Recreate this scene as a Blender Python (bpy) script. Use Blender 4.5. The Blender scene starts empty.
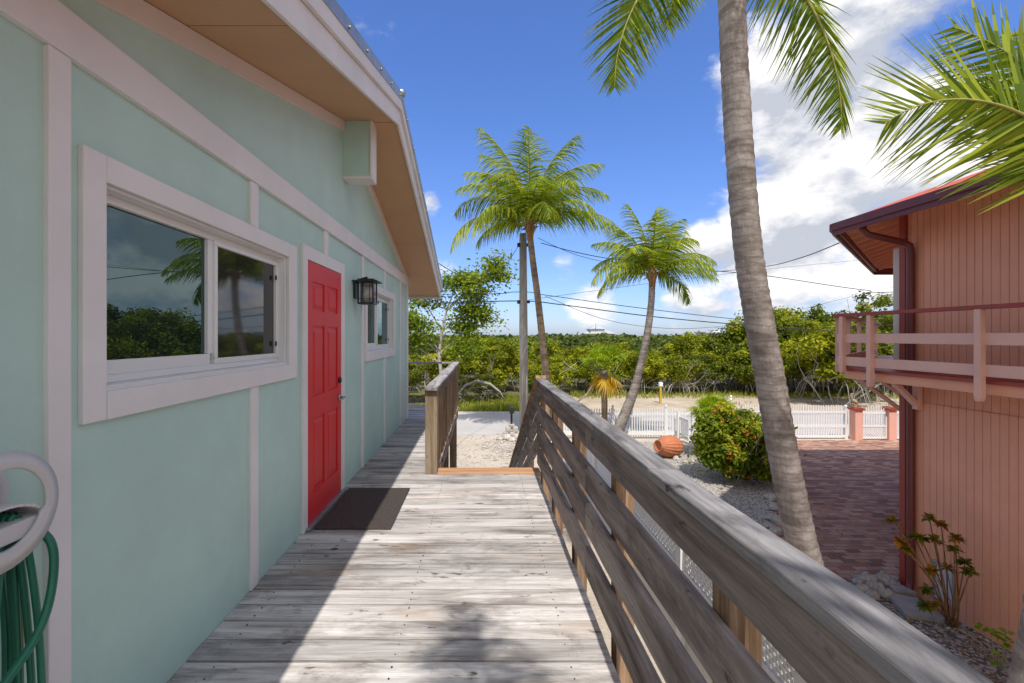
import bpy, math, random
import numpy as np
from mathutils import Vector, Matrix
random.seed(7); RS = np.random.RandomState(11)
S = bpy.context.scene
COL = S.collection
R = math.radians
EYE = 4.0          # eye height above the yard
DZ = 2.52          # deck top above the yard

# ------------------------------------------------------------------ camera
cam = bpy.data.objects.new('camera', bpy.data.cameras.new('camera')); COL.objects.link(cam)
cam.location = (0, 0, EYE); cam.rotation_euler = (R(90), 0, 0)
cam.data.sensor_width = 36; cam.data.lens = 16.0
cam.data.shift_x = 30/1024; cam.data.shift_y = -5.5/1024
cam.data.clip_start = 0.05; cam.data.clip_end = 3000
S.camera = cam
# ------------------------------------------------------------------ light
SUN_DIR = Vector((-0.03, 0.59, -1.0)).normalized()
sun = bpy.data.objects.new('sun', bpy.data.lights.new('sun', 'SUN')); COL.objects.link(sun)
sun.data.energy = 2.9; sun.data.angle = R(0.5); sun.data.color = (1.0, 0.95, 0.88)
sun.rotation_euler = SUN_DIR.to_track_quat('-Z', 'Y').to_euler()
sun.location = (0, -10, 20)
S.view_settings.view_transform = 'Standard'; S.view_settings.look = 'None'
S.view_settings.gamma = 1; S.view_settings.exposure = 0.74
W = bpy.data.worlds.new('World'); S.world = W; W.use_nodes = True
def build_world():
    nt = W.node_tree; N = nt.nodes; L = nt.links; N.clear()
    out = N.new('ShaderNodeOutputWorld'); bg = N.new('ShaderNodeBackground')
    sky = N.new('ShaderNodeTexSky'); sky.sky_type = 'NISHITA'; sky.sun_disc = False
    sky.sun_elevation = math.asin(-SUN_DIR.z); sky.sun_rotation = R(177)
    sky.altitude = 0; sky.air_density = 1.0; sky.dust_density = 0.6; sky.ozone_density = 2.2
    bg.inputs['Strength'].default_value = 0.15
    tc = N.new('ShaderNodeTexCoord')
    def math_(op, a, b=None, c=None, clamp=False):
        m = N.new('ShaderNodeMath'); m.operation = op; m.use_clamp = clamp
        for i, v in enumerate((a, b, c)):
            if v is None: continue
            if isinstance(v, (int, float)): m.inputs[i].default_value = v
            else: L.new(v, m.inputs[i])
        return m.outputs[0]
    def vm(op, a, b):
        m = N.new('ShaderNodeVectorMath'); m.operation = op
        L.new(a, m.inputs[0])
        if isinstance(b, (tuple, Vector)): m.inputs[1].default_value = b
        else: L.new(b, m.inputs[1])
        return m
    d = tc.outputs['Generated']
    def fbm(off, scale, detail=9, rough=.58):
        v = vm('ADD', d, off).outputs[0]
        v = vm('MULTIPLY', v, (1, 1, 1.75)).outputs[0]
        n = N.new('ShaderNodeTexNoise'); n.inputs['Scale'].default_value = scale
        n.inputs['Detail'].default_value = detail; n.inputs['Roughness'].default_value = rough
        L.new(v, n.inputs['Vector']); return n.outputs['Fac']
    blobs = [((845, 130), .34, .36), ((775, 90), .20, .32), ((900, 20), .16, .26), ((800, 230), .24, .30), ((905, 180), .34, .34), ((705, 245), .10, .22), ((830, 20), .14, .24),
             ((428, 205), .06, .22), ((440, 268), .09, .18), ((566, 262), .11, .25), ((590, 300), .12, .24), ((545, 262), .05, .2), ((640, 245), .07, .17), ((675, 298), .07, .18),
             ((715, 60), .04, .14), ((930, 250), .2, .18), ((650, 285), .08, .14), ((700, 308), .10, .12), ((500, 300), .1, .1)]
    acc = None
    for (px, py), r, w in blobs:
        c = Vector((px-482, 455, 336-py)).normalized()
        dist = vm('DISTANCE', d, tuple(c)).outputs['Value']
        m = N.new('ShaderNodeMapRange'); m.interpolation_type = 'SMOOTHERSTEP'
        m.inputs[1].default_value = 0; m.inputs[2].default_value = r
        m.inputs[3].default_value = w; m.inputs[4].default_value = 0
        L.new(dist, m.inputs[0])
        acc = m.outputs[0] if acc is None else math_('MAXIMUM', acc, m.outputs[0])
    big = fbm((3.1, 0.4, 0.2), 3.2, 10, .6)
    # cloud added out of view, behind and to the sides, for more fill light
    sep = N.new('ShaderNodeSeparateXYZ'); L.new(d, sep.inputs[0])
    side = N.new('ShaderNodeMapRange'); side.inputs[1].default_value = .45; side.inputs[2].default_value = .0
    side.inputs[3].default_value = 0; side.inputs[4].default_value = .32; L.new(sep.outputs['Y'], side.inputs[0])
    hor = N.new('ShaderNodeMapRange'); hor.inputs[1].default_value = 0.0; hor.inputs[2].default_value = .22
    hor.inputs[3].default_value = .09; hor.inputs[4].default_value = 0; L.new(sep.outputs['Z'], hor.inputs[0])
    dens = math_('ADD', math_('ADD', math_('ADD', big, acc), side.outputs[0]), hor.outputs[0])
    mask = N.new('ShaderNodeMapRange'); mask.interpolation_type = 'SMOOTHSTEP'
    mask.inputs[1].default_value = .625; mask.inputs[2].default_value = .785
    L.new(dens, mask.inputs[0])
    # light and dark of the cloud: thick parts and undersides are greyer
    up = fbm((3.1, 0.4, 0.2+.045), 3.2, 7, .6)
    lit = math_('SUBTRACT', big, up)
    shade = N.new('ShaderNodeMapRange'); shade.inputs[1].default_value = -.06; shade.inputs[2].default_value = .075
    L.new(lit, shade.inputs[0])
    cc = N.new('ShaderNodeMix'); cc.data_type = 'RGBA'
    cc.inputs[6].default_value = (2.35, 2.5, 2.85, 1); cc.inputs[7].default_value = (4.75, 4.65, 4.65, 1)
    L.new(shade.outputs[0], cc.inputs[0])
    mx = N.new('ShaderNodeMix'); mx.data_type = 'RGBA'
    tint = N.new('ShaderNodeMix'); tint.data_type = 'RGBA'; tint.blend_type = 'MULTIPLY'; tint.inputs[0].default_value = 1
    hz = N.new('ShaderNodeMapRange'); hz.interpolation_type = 'SMOOTHSTEP'; hz.inputs[1].default_value = -.02; hz.inputs[2].default_value = .50
    L.new(sep.outputs['Z'], hz.inputs[0])
    tc2 = N.new('ShaderNodeMix'); tc2.data_type = 'RGBA'; tc2.inputs[6].default_value = (.43, .50, .73, 1); tc2.inputs[7].default_value = (.43, .57, .87, 1)
    L.new(hz.outputs[0], tc2.inputs[0]); L.new(tc2.outputs[2], tint.inputs[7]); L.new(sky.outputs[0], tint.inputs[6])
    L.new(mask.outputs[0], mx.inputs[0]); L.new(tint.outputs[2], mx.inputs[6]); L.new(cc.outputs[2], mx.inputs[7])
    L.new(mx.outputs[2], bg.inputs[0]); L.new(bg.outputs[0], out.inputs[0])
build_world()

# ------------------------------------------------------------------ helpers
def P(x, y, d):
    return Vector(((x-482)*d/455, d, EYE-(y-336)*d/455))

class MB:
    def __init__(s): s.v = []; s.f = []; s.m = []; s.r = []; s.sm = []
    def add(s, vs, fs, r=None, m=0, smooth=False):
        o = len(s.v); s.v += [tuple(v) for v in vs]
        r = random.random() if r is None else r
        for f in fs: s.f.append(tuple(o+i for i in f)); s.m.append(m); s.r.append(r); s.sm.append(smooth)
    def box(s, x0, x1, y0, y1, z0, z1, r=None, m=0):
        s.add([(x0,y0,z0),(x1,y0,z0),(x1,y1,z0),(x0,y1,z0),(x0,y0,z1),(x1,y0,z1),(x1,y1,z1),(x0,y1,z1)],
              [(0,3,2,1),(4,5,6,7),(0,1,5,4),(1,2,6,5),(2,3,7,6),(3,0,4,7)], r, m)
    def beam(s, p0, p1, w, h, up=(0,0,1), n=1, jit=0, r=None, m=0):
        p0, p1 = Vector(p0), Vector(p1); t = (p1-p0).normalized(); up = Vector(up)
        a = t.cross(up).normalized(); b = a.cross(t).normalized()
        vs = []; fs = []
        for i in range(n+1):
            p = p0.lerp(p1, i/n)
            j = Vector([random.uniform(-jit, jit) for _ in range(3)]) if jit else Vector()
            for ca, cb in ((-1,-1),(1,-1),(1,1),(-1,1)):
                k = Vector([random.uniform(-jit, jit)*.5 for _ in range(3)]) if jit else Vector()
                vs.append(p+a*ca*w/2+b*cb*h/2+j+k)
        for i in range(n):
            o = i*4
            for q in range(4): fs.append((o+q, o+(q+1)%4, o+4+(q+1)%4, o+4+q))
        fs.append((3,2,1,0)); o = n*4; fs.append((o,o+1,o+2,o+3))
        s.add(vs, fs, r, m)
    def tube(s, pts, rad, n=8, r=None, m=0, cap=True, bump=0):
        pts = [Vector(p) for p in pts]
        if not hasattr(rad, '__len__'): rad = [rad]*len(pts)
        vs = []; fs = []; prev = None
        for i, p in enumerate(pts):
            t = (pts[min(i+1, len(pts)-1)]-pts[max(i-1, 0)])
            t = t.normalized() if t.length > 1e-9 else Vector((0,0,1))
            if prev is None: a = t.orthogonal().normalized()
            else:
                a = prev-t*prev.dot(t); a = a.normalized() if a.length > 1e-6 else t.orthogonal().normalized()
            prev = a; b = t.cross(a)
            for k in range(n):
                g = 2*math.pi*k/n; rr = rad[i]*(1+random.uniform(-bump, bump))
                vs.append(p+(a*math.cos(g)+b*math.sin(g))*rr)
        for i in range(len(pts)-1):
            for k in range(n):
                fs.append((i*n+k, i*n+(k+1)%n, (i+1)*n+(k+1)%n, (i+1)*n+k))
        if cap:
            fs.append(tuple(range(n-1, -1, -1))); o = (len(pts)-1)*n; fs.append(tuple(o+k for k in range(n)))
        s.add(vs, fs, r, m, True)
    def prism(s, poly, axis, a0, a1, r=None, m=0):
        # poly: 2D points; axis 'X','Y','Z' extrusion
        def mk(p, a):
            if axis == 'X': return (a, p[0], p[1])
            if axis == 'Y': return (p[0], a, p[1])
            return (p[0], p[1], a)
        n = len(poly); vs = [mk(p, a0) for p in poly]+[mk(p, a1) for p in poly]
        fs = [tuple(range(n-1,-1,-1)), tuple(range(n, 2*n))]+[(i,(i+1)%n,n+(i+1)%n,n+i) for i in range(n)]
        s.add(vs, fs, r, m)
    def lathe(s, prof, c, axis=(0,0,1), n=20, r=None, m=0, flute=0, nf=12):
        axis = Vector(axis).normalized(); a = axis.orthogonal().normalized(); b = axis.cross(a); c = Vector(c)
        vs = []; fs = []
        for rad, h in prof:
            for k in range(n):
                g = 2*math.pi*k/n; rr = rad*(1-flute*abs(math.sin(nf*g/2)) if flute else 1)
                vs.append(c+axis*h+(a*math.cos(g)+b*math.sin(g))*rr)
        for i in range(len(prof)-1):
            for k in range(n): fs.append((i*n+k, i*n+(k+1)%n, (i+1)*n+(k+1)%n, (i+1)*n+k))
        fs.append(tuple(range(n-1,-1,-1))); o = (len(prof)-1)*n; fs.append(tuple(o+k for k in range(n)))
        s.add(vs, fs, r, m, True)
    def build(s, name, mat, parent=None, bevel=0, smooth=None, loc=None):
        me = bpy.data.meshes.new(name)
        off = Vector(loc) if loc is not None else (parent_loc(parent) if parent is not None else Vector())
        me.from_pydata([(v[0]-off.x, v[1]-off.y, v[2]-off.z) for v in s.v], [], s.f)
        mats = mat if isinstance(mat, (list, tuple)) else [mat]
        for mm in mats: me.materials.append(mm)
        me.polygons.foreach_set('material_index', s.m)
        me.polygons.foreach_set('use_smooth', [bool(x) if smooth is None else smooth for x in s.sm])
        at = me.attributes.new('rnd', 'FLOAT', 'FACE'); at.data.foreach_set('value', s.r)
        me.validate(); me.update()
        o = bpy.data.objects.new(name, me); COL.objects.link(o)
        if parent is not None: o.parent = parent
        elif loc is not None: o.location = loc
        if bevel:
            b = o.modifiers.new('bevel', 'BEVEL'); b.width = bevel; b.segments = 2; b.limit_method = 'ANGLE'; b.angle_limit = R(40)
            b.harden_normals = False
        return o
def parent_loc(p):
    v = Vector()
    while p is not None: v += p.location; p = p.parent
    return v
def np_mesh(name, V, Q, rnd, mat, parent=None, midx=None, smooth=False):
    me = bpy.data.meshes.new(name)
    k = Q.shape[1]
    me.vertices.add(len(V)); me.vertices.foreach_set('co', np.ascontiguousarray(V, dtype=np.float32).ravel())
    me.loops.add(Q.size); me.loops.foreach_set('vertex_index', np.ascontiguousarray(Q, dtype=np.int32).ravel())
    me.polygons.add(len(Q)); me.polygons.foreach_set('loop_start', np.arange(0, Q.size, k, dtype=np.int32))
    me.polygons.foreach_set('loop_total', np.full(len(Q), k, dtype=np.int32))
    for mm in (mat if isinstance(mat, (list, tuple)) else [mat]): me.materials.append(mm)
    if midx is not None: me.polygons.foreach_set('material_index', np.ascontiguousarray(midx, dtype=np.int32))
    at = me.attributes.new('rnd', 'FLOAT', 'FACE'); at.data.foreach_set('value', np.ascontiguousarray(rnd, dtype=np.float32))
    me.update(calc_edges=True); me.validate()
    o = bpy.data.objects.new(name, me); COL.objects.link(o)
    if parent is not None: o.parent = parent
    return o
def tag(o, label=None, cat=None, group=None, kind=None):
    if label: o['label'] = label
    if cat: o['category'] = cat
    if group: o['group'] = group
    if kind: o['kind'] = kind
    return o
def thing(name, label, cat, loc=(0,0,0), group=None, rz=0):
    o = bpy.data.objects.new(name, None); COL.objects.link(o); o.location = loc; o.rotation_euler.z = rz
    o.empty_display_size = .1
    return tag(o, label, cat, group)
def sub(name, parent):
    o = bpy.data.objects.new(name, None); COL.objects.link(o); o.parent = parent; o.empty_display_size = .1; return o
def dup(root, loc, rz=0, sc=None, label=None):
    r = root.copy(); COL.objects.link(r); r.location = loc; r.rotation_euler.z = rz
    if sc is not None: r.scale = sc
    if label: r['label'] = label
    for ch in list(root.children):
        c = ch.copy(); COL.objects.link(c); c.parent = r
        for g in list(ch.children):
            q = g.copy(); COL.objects.link(q); q.parent = c
    return r

# ------------------------------------------------------------------ materials
class NT:
    def __init__(s, name):
        s.mat = bpy.data.materials.new(name); s.mat.use_nodes = True
        s.t = s.mat.node_tree; s.N = s.t.nodes; s.L = s.t.links
        s.b = s.N['Principled BSDF']; s.out = s.N['Material Output']
        s.tc = s.N.new('ShaderNodeTexCoord').outputs['Object']
    def set(s, **k):
        for a, v in k.items():
            a = a.replace('_', ' ')
            i = s.b.inputs[a]
            if hasattr(v, 'is_linked') or isinstance(v, bpy.types.NodeSocket): s.L.new(v, i)
            else: i.default_value = v if not (isinstance(v, tuple) and len(v) == 3 and i.type == 'RGBA') else (*v, 1)
    def map(s, sc, src=None, off=None):
        m = s.N.new('ShaderNodeMapping'); m.inputs['Scale'].default_value = sc
        s.L.new(src or s.tc, m.inputs['Vector'])
        if off is not None: s.L.new(off, m.inputs['Location'])
        return m.outputs[0]
    def noise(s, scale, vec=None, detail=5, rough=.55, dist=0):
        n = s.N.new('ShaderNodeTexNoise'); n.inputs['Scale'].default_value = scale
        n.inputs['Detail'].default_value = detail; n.inputs['Roughness'].default_value = rough
        n.inputs['Distortion'].default_value = dist
        s.L.new(vec or s.tc, n.inputs['Vector']); return n.outputs['Fac']
    def vor(s, scale, vec=None, feature='F1', out='Distance'):
        n = s.N.new('ShaderNodeTexVoronoi'); n.inputs['Scale'].default_value = scale; n.feature = feature
        s.L.new(vec or s.tc, n.inputs['Vector']); return n.outputs[out]
    def ramp(s, fac, stops, interp='LINEAR'):
        r = s.N.new('ShaderNodeValToRGB'); e = r.color_ramp; e.interpolation = interp
        while len(e.elements) < len(stops): e.elements.new(.5)
        for el, (p, c) in zip(e.elements, stops):
            el.position = p; el.color = (*c, 1) if len(c) == 3 else c
        s.L.new(fac, r.inputs[0]); return r.outputs[0]
    def rr(s, fac, a, b, c=0, d=1):
        m = s.N.new('ShaderNodeMapRange'); s.L.new(fac, m.inputs[0])
        for i, v in enumerate((a, b, c, d)): m.inputs[i+1].default_value = v
        return m.outputs[0]
    def mix(s, f, a, b, mode='MIX'):
        m = s.N.new('ShaderNodeMix'); m.data_type = 'RGBA'; m.blend_type = mode
        for i, v in ((0, f), (6, a), (7, b)):
            if isinstance(v, bpy.types.NodeSocket): s.L.new(v, m.inputs[i])
            elif i == 0: m.inputs[0].default_value = v
            else: m.inputs[i].default_value = (*v, 1) if len(v) == 3 else v
        return m.outputs[2]
    def attr(s, name='rnd'):
        a = s.N.new('ShaderNodeAttribute'); a.attribute_name = name; return a.outputs['Fac']
    def mul(s, a, b, op='MULTIPLY'):
        m = s.N.new('ShaderNodeMath'); m.operation = op
        for i, v in enumerate((a, b)):
            if isinstance(v, bpy.types.NodeSocket): s.L.new(v, m.inputs[i])
            else: m.inputs[i].default_value = v
        return m.outputs[0]
    def bump(s, h, strength=.3, dist=.01):
        b = s.N.new('ShaderNodeBump'); b.inputs['Strength'].default_value = strength; b.inputs['Distance'].default_value = dist
        s.L.new(h, b.inputs['Height']); s.L.new(b.outputs[0], s.b.inputs['Normal'])
    def comb(s, x, y=None, z=None):
        c = s.N.new('ShaderNodeCombineXYZ')
        for i, v in enumerate((x, y, z)):
            if v is not None: s.L.new(v, c.inputs[i])
        return c.outputs[0]

def paint(name, col, rough=.6, dirt=.12, bump=.15, sc=1.0):
    m = NT(name)
    n1 = m.noise(1.6*sc, detail=6, rough=.65); n2 = m.noise(60*sc, detail=3)
    dark = tuple(c*(1-dirt*1.6) for c in col)
    c = m.mix(m.rr(n1, .3, .75), col, dark)
    st = m.noise(3.0*sc, m.map((1.6, 1.6, .25)), detail=6, rough=.7)
    c = m.mix(m.rr(st, .62, .8, 0, .35), c, tuple(x*.72 for x in col))
    m.set(Base_Color=c, Roughness=rough); m.bump(m.mul(n2, m.rr(n1, 0, 1, .5, 1)), bump, .004)
    return m.mat
M = {}
M['mint'] = paint('mint_paint', (.49, .685, .62), .55, .10, .4)
M['white'] = paint('white_trim_paint', (.78, .75, .75), .5, .09, .15)
M['fascia'] = paint('fascia_paint', (.76, .725, .715), .5, .12, .2)
M['frieze'] = paint('frieze_paint', (.72, .62, .57), .6, .06, .2)
M['soffit'] = paint('soffit_paint', (.56, .33, .18), .7, .08, .3)
M['red'] = paint('red_door_paint', (.66, .022, .028), .5, .05, .08)
M['vinyl'] = paint('white_vinyl', (.78, .78, .78), .4, .05, .05)
M['plastic'] = paint('grey_white_plastic', (.62, .60, .60), .4, .12, .05)
M['peach'] = paint('peach_siding_paint', (.86, .40, .25), .6, .09, .3)
M['peach2'] = paint('pale_peach_paint', (.80, .47, .38), .55, .08, .2)
M['maroon'] = paint('maroon_paint', (.17, .035, .032), .4, .10, .1)
M['redrail'] = paint('red_rail_paint', (.36, .055, .035), .45, .12, .15)
M['roofred'] = paint('red_metal_roof_paint', (.60, .17, .14), .4, .1, .05)
M['pillar'] = paint('salmon_masonry_paint', (.74, .40, .32), .75, .08, .5)
M['terra'] = paint('terracotta', (.55, .19, .09), .8, .22, .4, 3)
M['black'] = paint('black_metal', (.018, .018, .02), .4, .1, .1)
M['statue'] = paint('painted_bird_concrete', (.42, .30, .19), .7, .2, .3, 4)
M['yellow'] = paint('yellow_post_paint', (.55, .36, .04), .6, .15, .2)
M['bwhite'] = paint('distant_white_wall', (.62, .64, .66), .7, .1, .1, .1)
M['broof'] = paint('distant_grey_roof', (.45, .47, .50), .6, .1, .1, .1)
M['hose'] = paint('green_hose_rubber', (.012, .16, .095), .35, .15, .05, 5)
M['hose2'] = paint('olive_hose_stripe', (.17, .13, .02), .35, .15, .05, 5)
def mk(name, base, rough=.5, metal=0, **k):
    m = NT(name); n = m.noise(8, detail=4)
    m.set(Base_Color=m.mix(m.rr(n, .3, .7), base, tuple(c*.75 for c in base)), Roughness=rough, Metallic=metal, **k); return m
M['steel'] = mk('galvanised_metal', (.42, .45, .48), .38, .7).mat
M['chrome'] = mk('brushed_nickel', (.5, .5, .5), .25, 1).mat
M['lamp_glass'] = mk('seeded_lamp_glass', (.55, .55, .50), .25).mat
M['dark'] = mk('dark_recess', (.02, .02, .02), .9).mat
M['wire'] = mk('black_wire_rubber', (.025, .025, .03), .6).mat
M['concrete'] = mk('grey_concrete', (.33, .31, .30), .85).mat
M['slab'] = mk('stepping_slab_concrete', (.36, .33, .31), .9).mat
def glass():
    m = NT('tinted_window_glass')
    gl = m.N.new('ShaderNodeBsdfGlossy'); gl.inputs['Roughness'].default_value = .0; gl.inputs['Color'].default_value = (.62, .86, .90, 1)
    df = m.N.new('ShaderNodeBsdfDiffuse'); df.inputs['Color'].default_value = (.012, .017, .016, 1)
    n = m.noise(1.2, detail=1)
    b = m.N.new('ShaderNodeBump'); b.inputs['Strength'].default_value = .12; b.inputs['Distance'].default_value = .006
    m.L.new(n, b.inputs['Height']); m.L.new(b.outputs[0], gl.inputs['Normal'])
    mx = m.N.new('ShaderNodeMixShader'); fr = m.N.new('ShaderNodeFresnel'); fr.inputs['IOR'].default_value = 2.1
    m.L.new(m.rr(fr.outputs[0], 0, 1, .0, 1.0), mx.inputs[0]); m.L.new(df.outputs[0], mx.inputs[1]); m.L.new(gl.outputs[0], mx.inputs[2])
    m.L.new(mx.outputs[0], m.out.inputs[0]); return m.mat
M['glass'] = glass()
def screen_glass():
    m = NT('screened_window_glass')
    m.set(Base_Color=(.018, .020, .022), Roughness=.04, IOR=1.7); return m.mat
M['glass2'] = screen_glass()

def wood(name, axis, light, mid, dark, stain=.5, bumpk=.6, spots=.5, warm=None):
    """weathered timber; grain runs along axis; each board gets its own offset and tone from rnd"""
    m = NT(name); rnd = m.attr()
    off = m.comb(m.mul(rnd, 13.7), m.mul(rnd, 31.3), m.mul(rnd, 7.9))
    st = {'X': (.9, 11, 11), 'Y': (11, .9, 11), 'Z': (11, 11, .9)}[axis]
    st2 = {'X': (3, 70, 70), 'Y': (70, 3, 70), 'Z': (70, 70, 3)}[axis]
    st3 = {'X': (1.2, 3.0, 3.0), 'Y': (3.0, 1.2, 3.0), 'Z': (3., 3., 1.2)}[axis]
    g1 = m.noise(1.0, m.map(st, off=off), 8, .68, .6)
    g2 = m.noise(1.0, m.map(st2, off=off), 5, .7)
    g3 = m.noise(1.0, m.map(st3, off=off), 7, .7, .4)
    c = m.ramp(g1, [(.30, dark), (.44, mid), (.56, light), (.75, tuple(min(1, x*1.08) for x in light))])
    c = m.mix(m.rr(g2, .40, .66, 0, .55), c, tuple(x*.62 for x in mid), 'MIX')
    c = m.mix(m.rr(g3, .52, .68, 0, stain), c, dark)
    sp = m.noise(1.0, m.map(tuple(x*5 for x in st3), off=off), 4, .6)
    c = m.mix(m.rr(sp, .64, .72, 0, spots), c, tuple(x*.45 for x in dark))
    tone = m.N.new('ShaderNodeHueSaturation'); m.L.new(c, tone.inputs['Color'])
    m.L.new(m.rr(rnd, 0, 1, .70, 1.14), tone.inputs['Value'])
    c = tone.outputs[0]
    if warm:
        w = m.noise(1.0, m.map(tuple(x*.6 for x in st3), off=off), 4, .6)
        c = m.mix(m.rr(w, .60, .72, 0, .55), c, warm)
        mo = m.noise(4.5, detail=8, rough=.75); c = m.mix(m.rr(mo, .57, .70, 0, .6), c, dark)
    m.set(Base_Color=c, Roughness=.82, Specular_IOR_Level=.25)
    h = m.mul(m.mul(g2, .6), m.mul(g1, 1.0), 'ADD')
    m.bump(h, bumpk, .006)
    return m.mat
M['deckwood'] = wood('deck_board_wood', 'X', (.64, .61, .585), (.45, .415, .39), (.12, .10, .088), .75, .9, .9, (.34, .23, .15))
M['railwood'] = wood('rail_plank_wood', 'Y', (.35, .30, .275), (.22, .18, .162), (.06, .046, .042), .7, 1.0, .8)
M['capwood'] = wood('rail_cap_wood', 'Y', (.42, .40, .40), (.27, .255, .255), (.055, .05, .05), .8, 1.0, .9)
M['postwood'] = wood('post_wood', 'Z', (.40, .27, .17), (.26, .16, .095), (.09, .055, .035), .5, .7, .4)
M['postlit'] = wood('sunlit_post_wood', 'Z', (.42, .33, .23), (.30, .22, .14), (.11, .08, .055), .5, .7, .5)  # lighter copy of the post wood, sunlight put into its colour
M['newwood'] = wood('new_board_wood', 'X', (.62, .36, .20), (.52, .28, .14), (.30, .15, .075), .3, .4, .2)
M['polewood'] = wood('utility_pole_wood', 'Z', (.42, .40, .37), (.32, .30, .28), (.18, .165, .15), .3, .5, .3)
M['driftwood'] = wood('grey_dead_wood', 'X', (.45, .42, .38), (.33, .30, .27), (.14, .12, .10), .3, .5, .3)

def siding_mat(): return M['peach']
def mat_rubber():
    m = NT('ribbed_rubber_mat')
    w = m.N.new('ShaderNodeTexWave'); w.bands_direction = 'Y'; w.inputs['Scale'].default_value = 22; w.inputs['Distortion'].default_value = .2
    m.L.new(m.tc, w.inputs['Vector'])
    w2 = m.noise(45, detail=4)
    m.set(Base_Color=m.mix(m.rr(w2, .3, .7), (.035, .026, .022), (.075, .058, .048)), Roughness=.75)
    m.bump(m.mul(w.outputs['Fac'], w2, 'ADD'), .9, .006); return m.mat
M['mat'] = mat_rubber()

def sand():
    m = NT('pale_yard_sand')
    n = m.noise(.7, detail=8, rough=.65); f = m.noise(14, detail=7, rough=.75); v = m.vor(22)
    c = m.ramp(n, [(.25, (.42, .36, .29)), (.5, (.55, .48, .39)), (.75, (.62, .56, .47))])
    c = m.mix(m.rr(f, .42, .66, 0, .55), c, (.33, .28, .22))
    c = m.mix(m.rr(v, .0, .13, .5, 0), c, (.26, .23, .20))
    m.set(Base_Color=c, Roughness=.95, Specular_IOR_Level=.1); m.bump(m.mul(f, n, 'ADD'), .8, .04); return m.mat
M['sand'] = sand()
def gravel(name, c0, c1, c2, sc=26):
    m = NT(name)
    v = m.vor(sc); vc = m.vor(sc, out='Color'); n = m.noise(.8, detail=6, rough=.7)
    sep = m.N.new('ShaderNodeSeparateColor'); m.L.new(vc, sep.inputs[0])
    c = m.ramp(sep.outputs[0], [(0, c0), (.5, c1), (1, c2)])
    c = m.mix(m.rr(n, .5, .72, 0, .5), c, tuple(x*.55 for x in c1))
    c = m.mix(m.rr(v, .45, .75, 0, .8), c, tuple(x*.3 for x in c0))
    m.set(Base_Color=c, Roughness=.9, Specular_IOR_Level=.15)
    m.bump(m.rr(v, 0, .7, 1, 0), 1.0, .03); return m.mat
M['gravel'] = gravel('white_pea_gravel', (.40, .37, .33), (.58, .54, .48), (.70, .66, .60))
M['bedgravel'] = gravel('planting_bed_gravel', (.20, .17, .14), (.34, .29, .25), (.52, .47, .42), 20)
def asphalt():
    m = NT('old_pale_asphalt')
    n = m.noise(.5, detail=8, rough=.7); f = m.noise(90, detail=4, rough=.8)
    tr = m.noise(1.0, m.map((.05, .9, 1)), 5, .6)
    c = m.ramp(n, [(.3, (.40, .375, .355)), (.7, (.53, .50, .47))])
    c = m.mix(m.rr(f, .4, .7, 0, .5), c, (.27, .26, .25))
    c = m.mix(m.rr(tr, .5, .7, 0, .45), c, (.42, .39, .36))
    m.set(Base_Color=c, Roughness=.9); m.bump(f, .5, .01); return m.mat
M['asphalt'] = asphalt()
def soil():
    m = NT('grassy_soil')
    n = m.noise(.35, detail=8, rough=.7); f = m.noise(9, detail=6, rough=.7)
    c = m.ramp(n, [(.35, (.10, .12, .035)), (.5, (.15, .15, .06)), (.65, (.26, .22, .14))])
    c = m.mix(m.rr(f, .4, .7, 0, .5), c, (.06, .065, .025))
    m.set(Base_Color=c, Roughness=1, Specular_IOR_Level=.1); m.bump(f, .8, .05); return m.mat
M['soil'] = soil()
def dirt():
    m = NT('dry_dirt_shoulder')
    n = m.noise(.5, detail=8, rough=.75); f = m.noise(7, detail=6, rough=.7)
    c = m.ramp(n, [(.3, (.30, .24, .17)), (.5, (.46, .38, .29)), (.7, (.54, .47, .37))])
    c = m.mix(m.rr(f, .5, .7, 0, .6), c, (.20, .17, .10))
    m.set(Base_Color=c, Roughness=1, Specular_IOR_Level=.1); m.bump(f, .7, .05); return m.mat
M['dirt'] = dirt()
def pavers():
    m = NT('red_brick_pavers')
    mp = m.N.new('ShaderNodeMapping'); mp.inputs['Rotation'].default_value = (0, 0, 0)
    m.L.new(m.tc, mp.inputs['Vector'])
    b = m.N.new('ShaderNodeTexBrick'); b.inputs['Scale'].default_value = 1; b.inputs['Brick Width'].default_value = .25
    b.inputs['Row Height'].default_value = .125; b.inputs['Mortar Size'].default_value = .006; b.inputs['Mortar Smooth'].default_value = .2
    b.offset = .5; b.inputs['Bias'].default_value = 0
    b.inputs['Color1'].default_value = (0, 0, 0, 1); b.inputs['Color2'].default_value = (1, 1, 1, 1); b.inputs['Mortar'].default_value = (.5, .5, .5, 1)
    m.L.new(mp.outputs[0], b.inputs['Vector'])
    n = m.noise(.6, detail=6, rough=.65); f = m.noise(30, detail=5, rough=.7)
    c = m.ramp(b.outputs['Color'], [(0, (.17, .080, .060)), (.3, (.31, .14, .095)), (.6, (.40, .22, .15)), (.85, (.50, .32, .23)), (1, (.28, .16, .125))])
    c = m.mix(m.rr(n, .45, .75, 0, .45), c, (.27, .17, .15))
    c = m.mix(m.rr(f, .45, .75, 0, .35), c, (.12, .07, .06))
    c = m.mix(b.outputs['Fac'], c, (.12, .085, .07))
    m.set(Base_Color=c, Roughness=.85)
    m.bump(m.mul(m.rr(b.outputs['Fac'], 0, 1, 1, 0), m.mul(f, .25), 'ADD'), .5, .008); return m.mat
M['pavers'] = pavers()
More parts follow.
